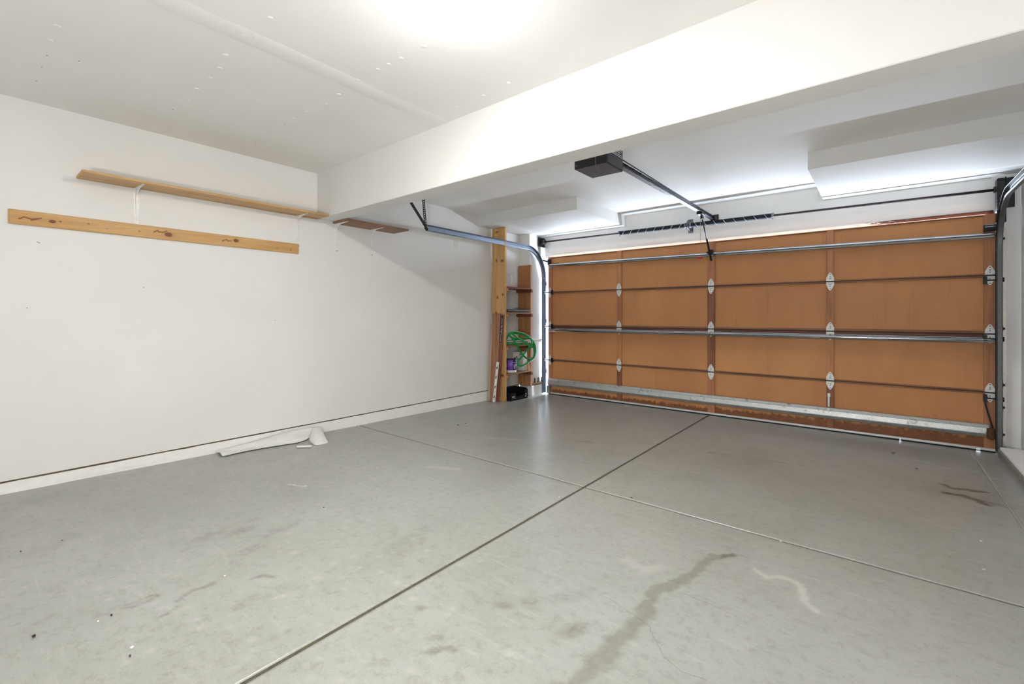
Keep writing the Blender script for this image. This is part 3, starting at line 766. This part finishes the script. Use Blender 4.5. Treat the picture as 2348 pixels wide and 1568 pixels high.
# drums and bearing plates
def drum(x, name, mat, r=.05, w=.045):
    bm = bmesh.new(); z = sz(x)
    pr = [(-w/2, r*.98), (-w/2+.006, r*.98), (-w/2+.007, r*.82), (w*.1, r*.88), (w/2-.01, r*.6), (w/2, r*.5)]
    rings = []
    for a, rr in pr: rings.append([bm.verts.new((x+a*(1 if x > -1 else -1)*-1, ys+rr*math.cos(2*PI*k/20), z+rr*math.sin(2*PI*k/20))) for k in range(20)])
    for p, q in zip(rings[:-1], rings[1:]):
        for k in range(20): bm.faces.new((p[k], p[(k+1) % 20], q[(k+1) % 20], q[k]))
    bm.faces.new(rings[0]); bm.faces.new(rings[-1])
    return obj(name, bm, mat, TS)
drum(-4.13, 'cable_drum', DARKM)
obj('bearing_plate', B(-4.200, -4.188, 5.80, YF-.002, 2.33, 2.475, bev=.002), BLACK, TS)
obj('flag_bracket', B(-4.175, -4.168, 5.83, YF-.002, 2.08, 2.32, bev=.002), HINGEM, TS)
obj('flag_foot', B(-4.168, -4.125, YF-.008, YF-.002, 2.14, 2.33, bev=.002), HINGEM, TS)
# right end: black drum housing and bearing plate
bm = bmesh.new(); prism(bm, [Vector((.792, y, z)) for y, z in ((5.845, 2.11), (5.815, 2.18), (5.812, 2.42), (5.83, 2.452), (5.925, 2.452), (5.925, 2.06), (5.87, 2.06))], (.048, 0, 0))
bmesh.ops.bevel(bm, geom=list(bm.edges), offset=.006, segments=2, affect='EDGES')
DH = obj('drum_housing', bm, BLACK, TS)
for z in (2.17, 2.19, 2.22, 2.25): obj('housing_fin', B(.794, .818, 5.800, 5.83, z, z+.007), BLACK, DH)
obj('bearing_plate', B(.842, .915, 5.925, 5.94, 2.20, 2.468, bev=.003), BLACK, TS)
obj('bearing_plate', B(.842, .850, 5.83, 5.93, 2.06, 2.46, bev=.003), BLACK, TS)
obj('bearing', (lambda b: (cyl(b, (.786, ys, sz(.786)), (1, 0, 0), .03, .016, 16), b)[1])(bmesh.new()), DARKM, TS)

# ================================================================== opener
OP = thing('garage_door_opener', 'black ceiling-mounted garage door opener with a long rail', 'opener', (-1.61, 2.98, 2.295))
bm = bmesh.new(); box(bm, -1.735, -1.480, 2.845, 3.110, 2.297, 2.452, bev=.004); HOU = obj('housing', bm, PLASTICB, OP)
SCV = obj('side_cover', B(-1.4815, -1.476, 2.860, 3.100, 2.304, 2.446, bev=.002), PLASTICS, OP)
obj('light_cover', B(-1.640, -1.500, 2.838, 2.846, 2.345, 2.448, bev=.002), PLASTICB, OP)
bm = bmesh.new(); box(bm, -1.575, -1.540, 2.828, 2.842, 2.408, 2.440, bev=.002); box(bm, -1.582, -1.533, 2.832, 2.840, 2.396, 2.402); obj('connector', bm, LAMG, OP)
obj('antenna_wire', T([(-1.556, 2.836, 2.40), (-1.556, 2.834, 2.35), (-1.556, 2.836, 2.30), (-1.552, 2.84, 2.275), (-1.535, 2.85, 2.258)], .0022, 6), LAMG, OP)
obj('screw', (lambda b: (cyl(b, (-1.715, 2.843, 2.32), (0, 1, 0), .005, .006, 8), b)[1])(bmesh.new()), LAMG, HOU)
obj('screw', (lambda b: (cyl(b, (-1.51, 2.838, 2.365), (0, 1, 0), .004, .006, 8), b)[1])(bmesh.new()), LAMG, HOU)
for k, (y0, y1, z) in enumerate(((2.90, 3.08, 2.428), (2.885, 3.06, 2.415), (2.90, 3.08, 2.400), (2.90, 3.085, 2.388), (2.905, 3.085, 2.440))):
    obj('printed_line', B(-1.4762, -1.4752, y0, y1, z, z+.0035), PRINT, SCV)
for k in range(7): obj('printed_mark', B(-1.4762, -1.4752, 2.872+k*.014, 2.881+k*.014, 2.386, 2.400 if k % 2 else 2.397), PRINT, SCV)
RX = -1.603
prof = [(-.022, -.020), (-.022, -.016), (-.004, -.016), (-.004, .016), (-.016, .016), (-.016, .020), (.016, .020), (.016, .016), (.004, .016), (.004, -.016), (.022, -.016), (.022, -.020)]
bm = bmesh.new(); A = [bm.verts.new((RX+a, 3.10, 2.430+b)) for a, b in prof]; Bv = [bm.verts.new((RX+a, 5.935, 2.430+b)) for a, b in prof]
for i in range(12): bm.faces.new((A[i], A[(i+1) % 12], Bv[(i+1) % 12], Bv[i]))
bm.faces.new(A[::-1]); bm.faces.new(Bv); obj('rail', bm, simple('dark_blue_rail', lin(46, 50, 62), .28, .75, .15, 6), OP)
obj('chain', T([(RX, 3.10, 2.480), (RX, 4.5, 2.466), (RX, 5.86, 2.458)], .006, 6), BLACK, OP)
obj('chain', T([(RX-.018, 3.10, 2.462), (RX-.018, 5.42, 2.452)], .004, 6), BLACK, OP)
bm = bmesh.new(); box(bm, RX-.03, RX+.03, 5.32, 5.45, 2.385, 2.412, bev=.004); box(bm, RX-.012, RX+.012, 5.40, 5.46, 2.345, 2.39, bev=.003); obj('trolley', bm, BLACK, OP)
bm = bmesh.new(); box(bm, RX-.03, RX+.03, 5.84, 5.96, 2.41, 2.448, bev=.004); cyl(bm, (RX, 5.86, 2.445), (0, 0, 1), .028, .016, 14); box(bm, RX-.04, RX+.04, YF-.012, YF-.001, 2.38, 2.49, bev=.002); obj('header_bracket', bm, DARKM, OP)
bm = bmesh.new(); tube(bm, [(RX, 5.43, 2.36), (RX-.004, 5.62, 2.14)], .008, 8); box(bm, -.011, .011, -.004, .004, -.16, .17, bev=.002, M=Matrix.Translation((RX-.006, 5.722, 2.03)) @ Matrix.Rotation(math.radians(38), 4, 'X'))
obj('door_arm', bm, BLACK, OP)
bm = bmesh.new(); box(bm, -1.655, -1.605, 5.84, DY-.002, 1.985, 2.045, bev=.004); cyl(bm, (-1.63, 5.835, 2.01), (1, 0, 0), .014, .07, 10); obj('arm_bracket', bm, BLACK, OP)
obj('release_cord', T([(RX-.01, 5.40, 2.37), (RX-.012, 5.405, 2.14), (RX-.012, 5.405, 1.91)], .0022, 6), ROPE, OP)
bm = bmesh.new(); tube(bm, [(RX-.045, 5.405, 1.902), (RX+.02, 5.405, 1.902)], .009, 10); box(bm, RX-.02, RX-.004, 5.40, 5.41, 1.885, 1.90, bev=.002); obj('release_handle', bm, RED, OP)
for xx in (-1.71, -1.51):
    obj('hanger_strap', B(xx-.012, xx+.012, 2.97, 2.973, 2.45, ZC2-.001), PERF, OP)

# ================================================================== lamp
LP = thing('ceiling_lamp', 'white porcelain lampholder with a bare lit bulb', 'lamp', (-1.462, 1.407, ZC1))
lx, ly = -1.462, 1.407
def lathe(bm, c, pr, seg=28):
    rings = [[bm.verts.new((c[0]+r*math.cos(2*PI*k/seg), c[1]+r*math.sin(2*PI*k/seg), c[2]+z)) for k in range(seg)] for r, z in pr]
    for p, q in zip(rings[:-1], rings[1:]):
        for k in range(seg): bm.faces.new((p[k], p[(k+1) % seg], q[(k+1) % seg], q[k]))
    bm.faces.new(rings[0]); bm.faces.new(rings[-1][::-1])
bm = bmesh.new(); lathe(bm, (lx, ly, ZC1), [(.058, 0), (.058, -.006), (.050, -.014), (.026, -.020), (.023, -.026), (.0225, -.052), (.019, -.056), (.017, -.056)])
obj('lampholder', bm, PORC, LP, True)
bm = bmesh.new(); lathe(bm, (lx, ly, ZC1), [(.0125, -.050), (.0130, -.058), (.020, -.066), (.0275, -.084), (.0310, -.098), (.0325, -.110), (.0305, -.1105)])
COLLAR = obj('bulb_collar', bm, PORC, LP, True)
bm = bmesh.new(); lathe(bm, (lx, ly, ZC1), [(.0300, -.1095), (.0270, -.1125), (.019, -.1155), (.009, -.1170), (.001, -.1174)], 12)
def lit(name, col, strength):
    em = NT(name); em.put(em.b.inputs['Base Color'], (1, 1, 1, 1)); em.put(em.b.inputs['Emission Color'], col+(1,)); em.put(em.b.inputs['Emission Strength'], strength)
    return em.m
obj('bulb_dome', bm, lit('lit_bulb', BULB_COLOR, BULB_STRENGTH), LP, True)
COLLAR.data.materials[0] = lit('glowing_neck', BULB_COLOR, NECK_STRENGTH)
# unseen fill lamp on a tripod behind the camera, added to brighten the room
FILL_LIGHT = thing('added_fill_light', 'added fill light on a tripod behind the camera, out of view', 'lamp', (-.15, -.95, .093))
wx, wy = -.15, -.95
obj('pole', T([(wx, wy, .28), (wx, wy, .72)], .014, 10), BLACK, FILL_LIGHT)
for k in range(3):
    a_ = 2*PI*k/3+.3; ex, ey = wx+.38*math.cos(a_), wy+.38*math.sin(a_)
    obj('leg', T([(wx, wy, .45), (ex, ey, zf(ey)+.012)], .011, 8), BLACK, FILL_LIGHT)
hd = Matrix.Translation((wx, wy, .76)) @ Vector((-.42, .72, .55)).to_track_quat('Z', 'Y').to_matrix().to_4x4()
obj('fill_head', B(-.17, .17, -.12, .12, -.04, .04, bev=.012, M=hd), simple('yellow_housing', lin(214, 168, 30), .45), FILL_LIGHT)
obj('fill_glass', B(-.15, .15, -.10, .10, .041, .045, M=hd), lit('fill_glow', (1., .985, .96), FILL_STRENGTH), FILL_LIGHT)
obj('pull_chain', T([(lx+.024, ly+.01, ZC1-.035), (lx+.036, ly+.015, ZC1-.037), (lx+.040, ly+.017, ZC1-.043)], .0018, 6), LAMG, LP)

# ================================================================== wall shelves on the left wall
def board(name, label, cat, x0, x1, y0, y1, z0, z1, mat, bev=.003):
    return solo(name, B(x0, x1, y0, y1, z0, z1, bev=bev), mat, label, cat, ((x0+x1)/2, (y0+y1)/2, z0))
board('wall_board', 'long knotty pine board fixed flat to the left wall', 'board', XL+.0005, XL+.020, .214, 2.110, 1.838, 1.932, PINE)
board('wall_shelf', 'long pale pine shelf on white brackets high on the left wall', 'shelf', XL+.001, -4.180, .536, 2.303, 2.206, 2.225, SHELFW)
board('wall_shelf', 'short dark-stained shelf on white brackets beyond the beam', 'shelf', XL+.001, -4.135, 2.47, 3.231, 2.192, 2.210, SHELFD)
def bracket(y, ztop, leg, arm, label, wide=1.):
    th = thing('shelf_bracket', label, 'bracket', (XL, y, ztop-leg), 'white steel shelf brackets')
    # leg: tapered pressed strip with a raised rib, arm likewise; a curved web joins them
    def strip(p0, p1, w0, w1, out, nm):
        bm = bmesh.new(); p0, p1, out = Vector(p0), Vector(p1), Vector(out); Yv = Vector((0, 1, 0)); N = 8; prev = None
        for i in range(N+1):
            f = i/N; c = p0.lerp(p1, f); w = (w0+(w1-w0)*f)/2; rib = .010*(1-f)+.003
            ring = [bm.verts.new(c+Yv*a*w+out*b) for a, b in ((-1, 0), (-1, .0018), (-.45, .0022), (-.22, rib), (.22, rib), (.45, .0022), (1, .0018), (1, 0))]
            if prev:
                for k in range(8): bm.faces.new((prev[k], prev[(k+1) % 8], ring[(k+1) % 8], ring[k]))
            else: bm.faces.new(ring[::-1])
            prev = ring
        bm.faces.new(prev)
        return obj(nm, bm, WHITE, th)
    LEG = strip((XL+.0005, y, ztop-.001), (XL+.0005, y, ztop-leg), .030*wide, .013*wide, (1, 0, 0), 'leg')
    strip((XL+.001, y, ztop-.0005), (XL+arm, y, ztop-.0005), .030, .013, (0, 0, -1), 'arm')
    bm = bmesh.new(); pts = [(XL+.004, ztop-.003), (XL+.085, ztop-.004)]
    for i in range(7):
        a = PI/2*i/6; pts.append((XL+.085-.075*math.sin(a), ztop-.012-.075*(1-math.cos(a))))
    pts += [(XL+.006, ztop-.10)]
    prism(bm, [Vector((a, y-.0055, b)) for a, b in pts], (0, .011, 0)); obj('web', bm, WHITE, th)
    for z in (ztop-.035, ztop-leg+.012):
        obj('screw', (lambda b: (cyl(b, (XL+.006, y+.0075, z), (1, 0, 0), .0035, .008, 8), b)[1])(bmesh.new()), BOLT, LEG)
bracket(.872, 2.206, .30, .205, 'white bracket near the left end of the long pine shelf', 1.5)
bracket(2.108, 2.206, .30, .205, 'white bracket below the long pine shelf next to the beam')
bracket(2.510, 2.192, .29, .235, 'white bracket below the dark shelf closest to the beam')
bracket(2.930, 2.192, .29, .235, 'white bracket below the dark shelf towards the garage door')
cp = thing('cover_plate', 'blank ivory cover plate on the left wall', 'cover plate', (XL, 4.235, 2.14))
PLT = obj('plate', B(XL+.0003, XL+.006, 4.198, 4.273, 2.140, 2.254, bev=.002), PLATE, cp)
for z in (2.165, 2.230): obj('screw', (lambda b: (cyl(b, (XL+.006, 4.235, z), (1, 0, 0), .003, .003, 8), b)[1])(bmesh.new()), BOLT, PLT)

# ================================================================== corner shelf unit
CS = thing('corner_shelf', 'rough wooden shelf unit between two posts in the left front corner', 'shelf', (-4.28, 5.25, .01))
obj('post', B(-4.395, -4.150, 4.930, 4.968, .012, SZ-.004, bev=.004), POSTW, CS)
obj('post', B(-4.402, -4.160, 5.552, 5.590, .156, 2.012, bev=.004), POST2, CS)
for k, (z, c2) in enumerate(((1.652, CLEATD), (1.282, CLEATD), (.806, CLEATD), (.402, CLEATD))):
    obj('shelf_board', B(XL+.003, -4.135, 4.970, 5.548, z-.019, z, bev=.002), NOOK if k else CLEATD, CS)
    obj('cleat', B(-4.39, -4.150, 4.969, 5.010, z-.061, z-.020, bev=.003), CLEATL, CS)
    obj('cleat', B(-4.410, -4.118, 5.510, 5.551, z-.064, z-.020, bev=.003), c2, CS)

# things on the corner shelf
st = thing('flat_panel_stack', 'stack of thin black glossy panels on the second shelf', 'panels', (-4.28, 5.25, 1.284))
obj('panel', B(-4.40, -4.15, 4.985, 5.50, 1.284, 1.298, bev=.002), LAMB, st)
obj('panel', B(-4.40, -4.138, 5.00, 5.52, 1.299, 1.309, bev=.002), LAMG, st)
obj('panel', B(-4.40, -4.145, 4.985, 5.53, 1.310, 1.326, bev=.002), LAMB, st)
# paint can
can = thing('paint_can', 'purple-labelled paint can with a white foot band on the lowest shelf', 'can', (-4.232, 5.165, .403))
cc = (-4.232, 5.165, .404)
bm = bmesh.new(); lathe(bm, cc, [(.081, 0), (.084, .003), (.084, .006), (.0815, .009), (.0815, .036)]); obj('foot_band', bm, TIN, can, True)
bm = bmesh.new(); lathe(bm, cc, [(.0822, .036), (.0822, .182)]); LBL = obj('label', bm, PURPLE, can, True)
bm = bmesh.new(); lathe(bm, cc, [(.0815, .182), (.085, .186), (.085, .193), (.080, .196), (.076, .190), (.010, .190)]); obj('lid', bm, DARKPUR, can, True)
def onc(a, z, w, h, r=.0826, n=4, nm='printed_mark', mat=None):
    bm = bmesh.new(); prev = None
    for i in range(n+1):
        an = a+w*(i/n-.5)
        cur = [bm.verts.new((cc[0]+rr*math.cos(an), cc[1]+rr*math.sin(an), cc[2]+z+b)) for rr, b in ((r, 0), (r+.0006, 0), (r+.0006, h), (r, h))]
        if prev:
            for k in range(4): bm.faces.new((prev[k], prev[(k+1) % 4], cur[(k+1) % 4], cur[k]))
        else: bm.faces.new(cur[::-1])
        prev = cur
    bm.faces.new(prev); obj(nm, bm, mat or PRINT, LBL)
# camera-facing side is around -51 degrees
fa = math.atan2(-5.165, 4.232)
onc(fa+.75, .040, .75, .138, .0824, 8, 'dark_band', DARKPUR); onc(fa-.95, .040, .55, .138, .0824, 6, 'dark_band', DARKPUR)
for k, (a, z, w, h) in enumerate(((.60, .055, .10, .030), (.74, .060, .06, .040), (.88, .050, .10, .012), (.60, .092, .20, .010), (.62, .106, .08, .024), (.80, .100, .10, .012), (.86, .118, .06, .022), (.98, .075, .06, .05), (.62, .148, .50, .006), (-.82, .085, .10, .010), (-.90, .095, .04, .030), (-.78, .120, .16, .006))):
    onc(fa+a, z, w, h)
# white printed bag/box behind it
bx = thing('white_carton', 'white printed carton behind the green hose on the lowest shelf', 'carton', (-4.27, 5.42, .403))
bm = bmesh.new(); box(bm, -4.375, -4.165, 5.375, 5.475, .404, .690, bev=.006); CB = obj('carton_body', bm, simple('carton_white', (.74, .75, .72, 1), .5, 0, .05, 8), bx)
for k in range(14):
    x = -4.36+random.random()*.15; z = .43+random.random()*.22; w, h = random.uniform(.012, .05), random.uniform(.008, .04)
    obj('printed_patch', B(x, min(x+w, -4.17), 5.3735, 5.376, z, min(z+h, .685)), random.choice([DARKM, LAMG, BOLT]), CB)
obj('folded_flap', B(-4.36, -4.25, 5.372, 5.378, .62, .688, bev=.001), simple('carton_pale', (.80, .78, .72, 1), .5), bx)
bmx = bmesh.new(); prism(bmx, [Vector((-4.138, 5.462, .404)), Vector((-4.138, 5.52, .404)), Vector((-4.138, 5.49, .52)), Vector((-4.138, 5.47, .55))], (-.03, 0, 0))
solo('wood_offcut', bmx, CLEATL, 'small wooden offcut beside the white carton on the lowest shelf', 'wood', (-4.15, 5.49, .404))
# garden hose
def smooth_path(P, n=10, closed=False):
    P = [Vector(p) for p in P]; out = []
    for i in range(len(P)-1):
        p0 = P[max(i-1, 0)]; p1 = P[i]; p2 = P[i+1]; p3 = P[min(i+2, len(P)-1)]
        for k in range(n):
            t = k/n
            out.append(.5*((2*p1)+(-p0+p2)*t+(2*p0-5*p1+4*p2-p3)*t*t+(-p0+3*p1-3*p2+p3)*t**3))
    out.append(P[-1]); return out
hp = [(-4.30, 4.99, .822), (-4.25, 5.02, .824), (-4.16, 5.057, .832), (-4.12, 5.206, .822), (-4.15, 5.36, .824), (-4.28, 5.44, .826), (-4.35, 5.30, .836), (-4.30, 5.08, .850), (-4.20, 5.02, .90), (-4.12, 4.999, .985), (-4.11, 5.10, 1.000), (-4.11, 5.22, .988), (-4.11, 5.33, .962), (-4.105, 5.42, .925), (-4.10, 5.487, .885),  # hanging loops traced over image pixels, then projected to the shelf front
      (-4.098, 5.515, .823), (-4.098, 5.548, .753), (-4.098, 5.560, .679), (-4.098, 5.544, .607), (-4.098, 5.455, .580), (-4.098, 5.375, .600), (-4.098, 5.282, .655), (-4.098, 5.168, .764), (-4.10, 5.087, .861), (-4.115, 5.010, .945), (-4.115, 5.01, .992),
      (-4.10, 5.131, .924), (-4.085, 5.251, .868), (-4.08, 5.36, .81), (-4.075, 5.435, .765), (-4.078, 5.471, .805), (-4.085, 5.479, .858), (-4.098, 5.431, .912), (-4.115, 5.321, .955), (-4.13, 5.191, .975), (-4.14, 5.057, .985), (-4.15, 5.02, .95), (-4.16, 5.14, .91),
      (-4.12, 5.30, .87), (-4.085, 5.42, .80), (-4.082, 5.39, .745), (-4.085, 5.352, .716), (-4.082, 5.251, .647), (-4.082, 5.153, .579), (-4.082, 5.142, .529), (-4.082, 5.206, .500), (-4.082, 5.321, .519), (-4.082, 5.439, .562), (-4.085, 5.536, .605), (-4.08, 5.572, .703), (-4.085, 5.536, .822), (-4.11, 5.471, .892), (-4.17, 5.38, .90), (-4.25, 5.25, .87), (-4.30, 5.12, .86)]
HO = thing('garden_hose', 'coiled green garden hose hanging over the third shelf', 'hose', (-4.12, 5.28, .50))
obj('hose_tube', T(smooth_path(hp, 8), .0128, 8), GREEN, HO, True)
bm = bmesh.new(); cyl(bm, (-4.305, 5.105, .86), (.5, -.86, 0), .014, .05, 10); obj('coupling', bm, LAMG, HO)
for lab, a, b in (('white plastic pipe sticking out over the third shelf, upper of two', (-4.30, 5.06, .850), (-4.085, 5.741, .866)), ('white plastic pipe sticking out over the third shelf, lower of two', (-4.29, 5.10, .822), (-4.095, 5.735, .842))):
    bm = T([a, b], .0115, 12); solo('plastic_pipe', bm, PVC, lab, 'pipe', Vector(a).lerp(Vector(b), .5)-Vector((0, 0, .0115)), 'white plastic pipes')
# black open bin on the floor
BN = thing('storage_bin', 'black open-front storage bin on the floor under the corner shelf', 'bin', (-4.22, 5.19, .012))
x0, x1, y0, y1, zb, zt = -4.345, -4.098, 4.995, 5.395, .014, .165
obj('bin_base', B(x0, x1, y0, y1, zb, zb+.006), BLACKBOX, BN)
obj('bin_back', B(x0, x0+.006, y0, y1, zb, zt), BLACKBOX, BN)
bm = bmesh.new(); prism(bm, [Vector((x, y1-.006, z)) for x, z in ((x0, zb), (x1, zb), (x1, zt-.02), (x1-.03, zt), (x0, zt))], (0, .006, 0)); obj('bin_side', bm, BLACKBOX, BN)
bm = bmesh.new(); prism(bm, [Vector((x, y0, z)) for x, z in ((x0, zb), (x1, zb), (x1, zb+.108), (x1-.07, zb+.112), (x1-.08, zt), (x0, zt))], (0, .006, 0)); obj('bin_side', bm, BLACKBOX, BN)
bm = bmesh.new(); prism(bm, [Vector((x1-.006, y, z)) for y, z in ((y0, zb), (y1, zb), (y1, zt-.02), (y1-.07, zt-.03), (y1-.085, zb+.06), (y0+.13, zb+.045), (y0+.12, zb+.105), (y0, zb+.108))], (.006, 0, 0)); BFR = obj('bin_front', bm, BLACKBOX, BN)
for (ya, yb, za, zz) in ((y0+.03, y0+.10, .064, .069), (y0+.032, y0+.095, .073, .077), (y0+.035, y0+.085, .055, .059), (y0+.085, y0+.105, .040, .047), (y1-.06, y1-.035, .035, .047), (y1-.045, y1-.030, .06, .085)):
    obj('printed_mark', B(x1-.0005, x1+.0008, ya, yb, za, zz), PRINT, BFR)
# anchor bolts on their block
AB = thing('anchor_block', 'small weathered sill block with rusty bolts on the curb beside the left track', 'block', (-4.19, 5.80, .153))
obj('block', B(-4.212, -4.172, 5.665, 5.945, .153, .188, bev=.006), wood('weathered_block', lin(198, 180, 150), lin(150, 112, 74), 'y', .8, seed=9), AB)
for y in (5.70, 5.79, 5.88):
    bm = bmesh.new(); tube(bm, [(-4.192, y, .185), (-4.192, y, .262)], .0085, 8); cyl(bm, (-4.192, y, .200), (0, 0, 1), .015, .012, 6); obj('bolt', bm, RUST, AB)

# leaning lumber in front of the tall post
def lean(name, label, cat, xb0, xb1, xt0, xt1, yb, yt, h, th, mat, grp=None):
    """board whose foot stands at y=yb and whose head leans to y=yt"""
    z0 = zf(yb)+.002; bm = bmesh.new()
    v = [(xb0, yb, z0), (xb1, yb, z0), (xt1, yt, z0+h), (xt0, yt, z0+h)]
    prism(bm, [Vector(p) for p in v], (0, th, 0))
    bmesh.ops.bevel(bm, geom=list(bm.edges), offset=.0015, segments=1, affect='EDGES')
    return solo(name, bm, mat, label, cat, ((xb0+xb1)/2, yb, z0), grp)
lean('wood_plank', 'brown wooden plank leaning on the tall post, widest of the bundle', 'plank', -4.335, -4.222, -4.345, -4.205, 4.812, 4.885, 1.245, .020, PLANKA, 'planks leaning by the corner shelf')
lb = lean('wood_plank', 'narrow reddish plank with a black printed sticker leaning on the tall post', 'plank', -4.262, -4.206, -4.205, -4.150, 4.852, 4.905, 1.235, .018, PLANKB, 'planks leaning by the corner shelf')
lean('wood_plank', 'pale thin plank at the wall end of the leaning bundle', 'plank', -4.385, -4.338, -4.385, -4.352, 4.822, 4.890, 1.10, .016, PLANKP, 'planks leaning by the corner shelf')
lean('wood_plank', 'second pale plank half hidden behind the brown plank in the bundle', 'plank', -4.352, -4.300, -4.375, -4.330, 4.848, 4.914, 1.235, .012, PLANKP, 'planks leaning by the corner shelf')
# sticker on the reddish plank (a part of it)
def on_plank(u0, u1, f0, f1, mat, nm, lift=.0008):
    z0 = zf(4.852)+.002; H = 1.235
    def P(u, f):
        xa = -4.262+(-4.205+4.262)*f; xb = -4.206+(-4.150+4.206)*f
        return Vector((xa+(xb-xa)*u, 4.852+.053*f-lift, z0+H*f))
    bm = bmesh.new(); prism(bm, [P(u0, f0), P(u1, f0), P(u1, f1), P(u0, f1)], (0, .0006, 0)); obj(nm, bm, mat, lb)
on_plank(.12, .88, .68, .985, simple('black_sticker', lin(40, 34, 36), .5), 'sticker')
for k in range(17):
    f = .69+k*.0165; a = random.uniform(.25, .4); on_plank(a, a+random.uniform(.15, .38), f, f+random.uniform(.005, .011), PRINT, 'printed_mark', .0016)
# slotted white shelf standard
ss = thing('shelf_standard', 'white slotted metal shelf standard leaning at the foot of the bundle', 'bracket strip', (-4.235, 4.83, .02))
def sp(u, f, l=0.):
    z0 = zf(4.80)+.002; return Vector((-4.268+.040*u+.050*f, 4.796+.030*f-l, z0+.565*f))
bm = bmesh.new(); prism(bm, [sp(0, 0), sp(1, 0), sp(1, 1), sp(0, 1)], (0, .012, 0)); CHN = obj('channel', bm, WHITE, ss)
for k in range(4):
    f = .10+k*.24; bm = bmesh.new(); prism(bm, [sp(.32, f, .001), sp(.68, f, .001), sp(.68, f+.065, .001), sp(.32, f+.065, .001)], (0, .0012, 0)); obj('slot', bm, BOLT, CHN)

# ================================================================== white sheet by the curb
SHT = thing('plastic_sheet', 'crumpled white sheet lying against the left curb', 'sheet', (-4.25, 1.8, .055))
low = [(-4.229, 1.396), (-4.244, 1.485), (-4.248, 1.584), (-4.237, 1.72), (-4.215, 1.864), (-4.191, 1.994), (-4.225, 2.09), (-4.30, 2.18)]  # sheet outline unprojected from image pixels onto floor and curb
upp = [(1.400, .085), (1.500, .090), (1.62, .095), (1.75, .105), (1.90, .122), (2.05, .130), (2.18, .132), (2.30, .128)]
bm = bmesh.new(); N, M = 56, 12; grid = []
lo = smooth_path([(a, b, 0) for a, b in low], 8); up = smooth_path([(0, a, b) for a, b in upp], 8)
for i in range(N+1):
    L = lo[i]; U = up[i]; row = []
    for k in range(M+1):
        f = k/M; x = L.x+(XL+.024-L.x)*f; y = L.y+(U.y-L.y)*f; z0 = zf(y)+.004
        z = z0+(U.z-z0)*f**1.7
        wv = math.sin(f*PI); z += wv*(.016*math.sin(i*.16+f*4)+.006*math.sin(i*.53)); z = max(z, z0+.001+.004*(1-f))
        row.append(bm.verts.new((x, y, z)))
    grid.append(row)
for i in range(N):
    for k in range(M): bm.faces.new((grid[i][k], grid[i+1][k], grid[i+1][k+1], grid[i][k+1]))
SB = obj('sheet_body', bm, SHEET, SHT, True); SB.modifiers.new('thickness', 'SOLIDIFY').thickness = .0012
arc = smooth_path([(-4.217, 2.116, 0), (-4.111, 2.08, 0), (-4.013, 2.072, 0), (-3.975, 2.127, 0), (-3.995, 2.192, 0)], 8)
bm = bmesh.new(); grid = []
for i, a in enumerate(arc):
    f0 = i/(len(arc)-1); apex = Vector((-4.36+.02*f0, 2.225+.07*f0, .128)); a = Vector((a.x, a.y, zf(a.y)+.003)); row = []
    for k in range(11):
        f = k/10; p = a.lerp(apex, f); p.z += .028*math.sin(f*PI)*(1-abs(2*f0-1)**2); row.append(bm.verts.new(p))
    grid.append(row)
for i in range(len(arc)-1):
    for k in range(10): bm.faces.new((grid[i][k], grid[i+1][k], grid[i+1][k+1], grid[i][k+1]))
SB = obj('folded_flap', bm, SHEET, SHT, True); SB.modifiers.new('thickness', 'SOLIDIFY').thickness = .0012
bm = T([(-4.045, 1.923, zf(1.92)+.011), (-3.96, 2.015, zf(2.0)+.011)], .010, 12)
solo('plastic_tube', bm, PVC, 'short white plastic tube on the floor in front of the crumpled sheet', 'tube', (-4.0, 1.97, zf(1.97)+.001))

# ================================================================== litter on the floor
def leafbit(x, y, s, label, i):
    bm = bmesh.new(); n = 7; a0 = random.random()*6
    pts = []
    for k in range(n):
        a = a0+2*PI*k/n; r = s*random.uniform(.45, 1.1)
        pts.append((x+r*1.5*math.cos(a), y+r*.8*math.sin(a), zf(y)+.0012+random.uniform(0, .004)))
    prism(bm, [Vector(p) for p in pts], (0, 0, .002))
    solo('leaf_fragment', bm, LEAF, label, 'leaf', (x, y, zf(y)), 'dry leaf fragments on the floor')
for i, (x, y, s) in enumerate([(-2.308, .379, .011), (-3.272, .344, .008), (-3.271, .20, .009), (-2.368, .177, .014), (-1.267, 2.79, .014), (-3.581, 3.578, .016), (-3.601, 3.477, .018), (-3.792, 2.332, .010), (.086, 5.286, .018), (.219, 4.837, .014), (-2.644, 1.42, .010), (-1.981, .373, .008)]):
    leafbit(x, y, s*.55, 'tiny dark dry leaf fragment lying on the concrete floor', i)
for i, (x, y) in enumerate([(-2.302, .34), (-2.278, .759), (-3.363, 1.386), (-2.03, .388), (.41, 3.449), (.373, 3.06), (-3.576, 2.221), (-3.353, 2.655), (-1.636, 2.495), (-3.077, 1.52), (-.413, 2.75), (-3.029, 2.058), (-3.697, 1.289)]):
    bm = bmesh.new(); a0 = random.random()*3; s = random.uniform(.004, .0065)
    prism(bm, [Vector((x+s*1.5*math.cos(a0+a)*k, y+s*math.sin(a0+a)*k, zf(y)+.0012)) for a, k in ((0, 1), (1.2, .7), (2.6, 1), (3.6, .8), (5, .9))], (0, 0, .0018))
    solo('paint_chip', bm, CHIP, 'tiny white paint chip lying on the concrete floor', 'paint chip', (x, y, zf(y)), 'white paint chips on the floor')
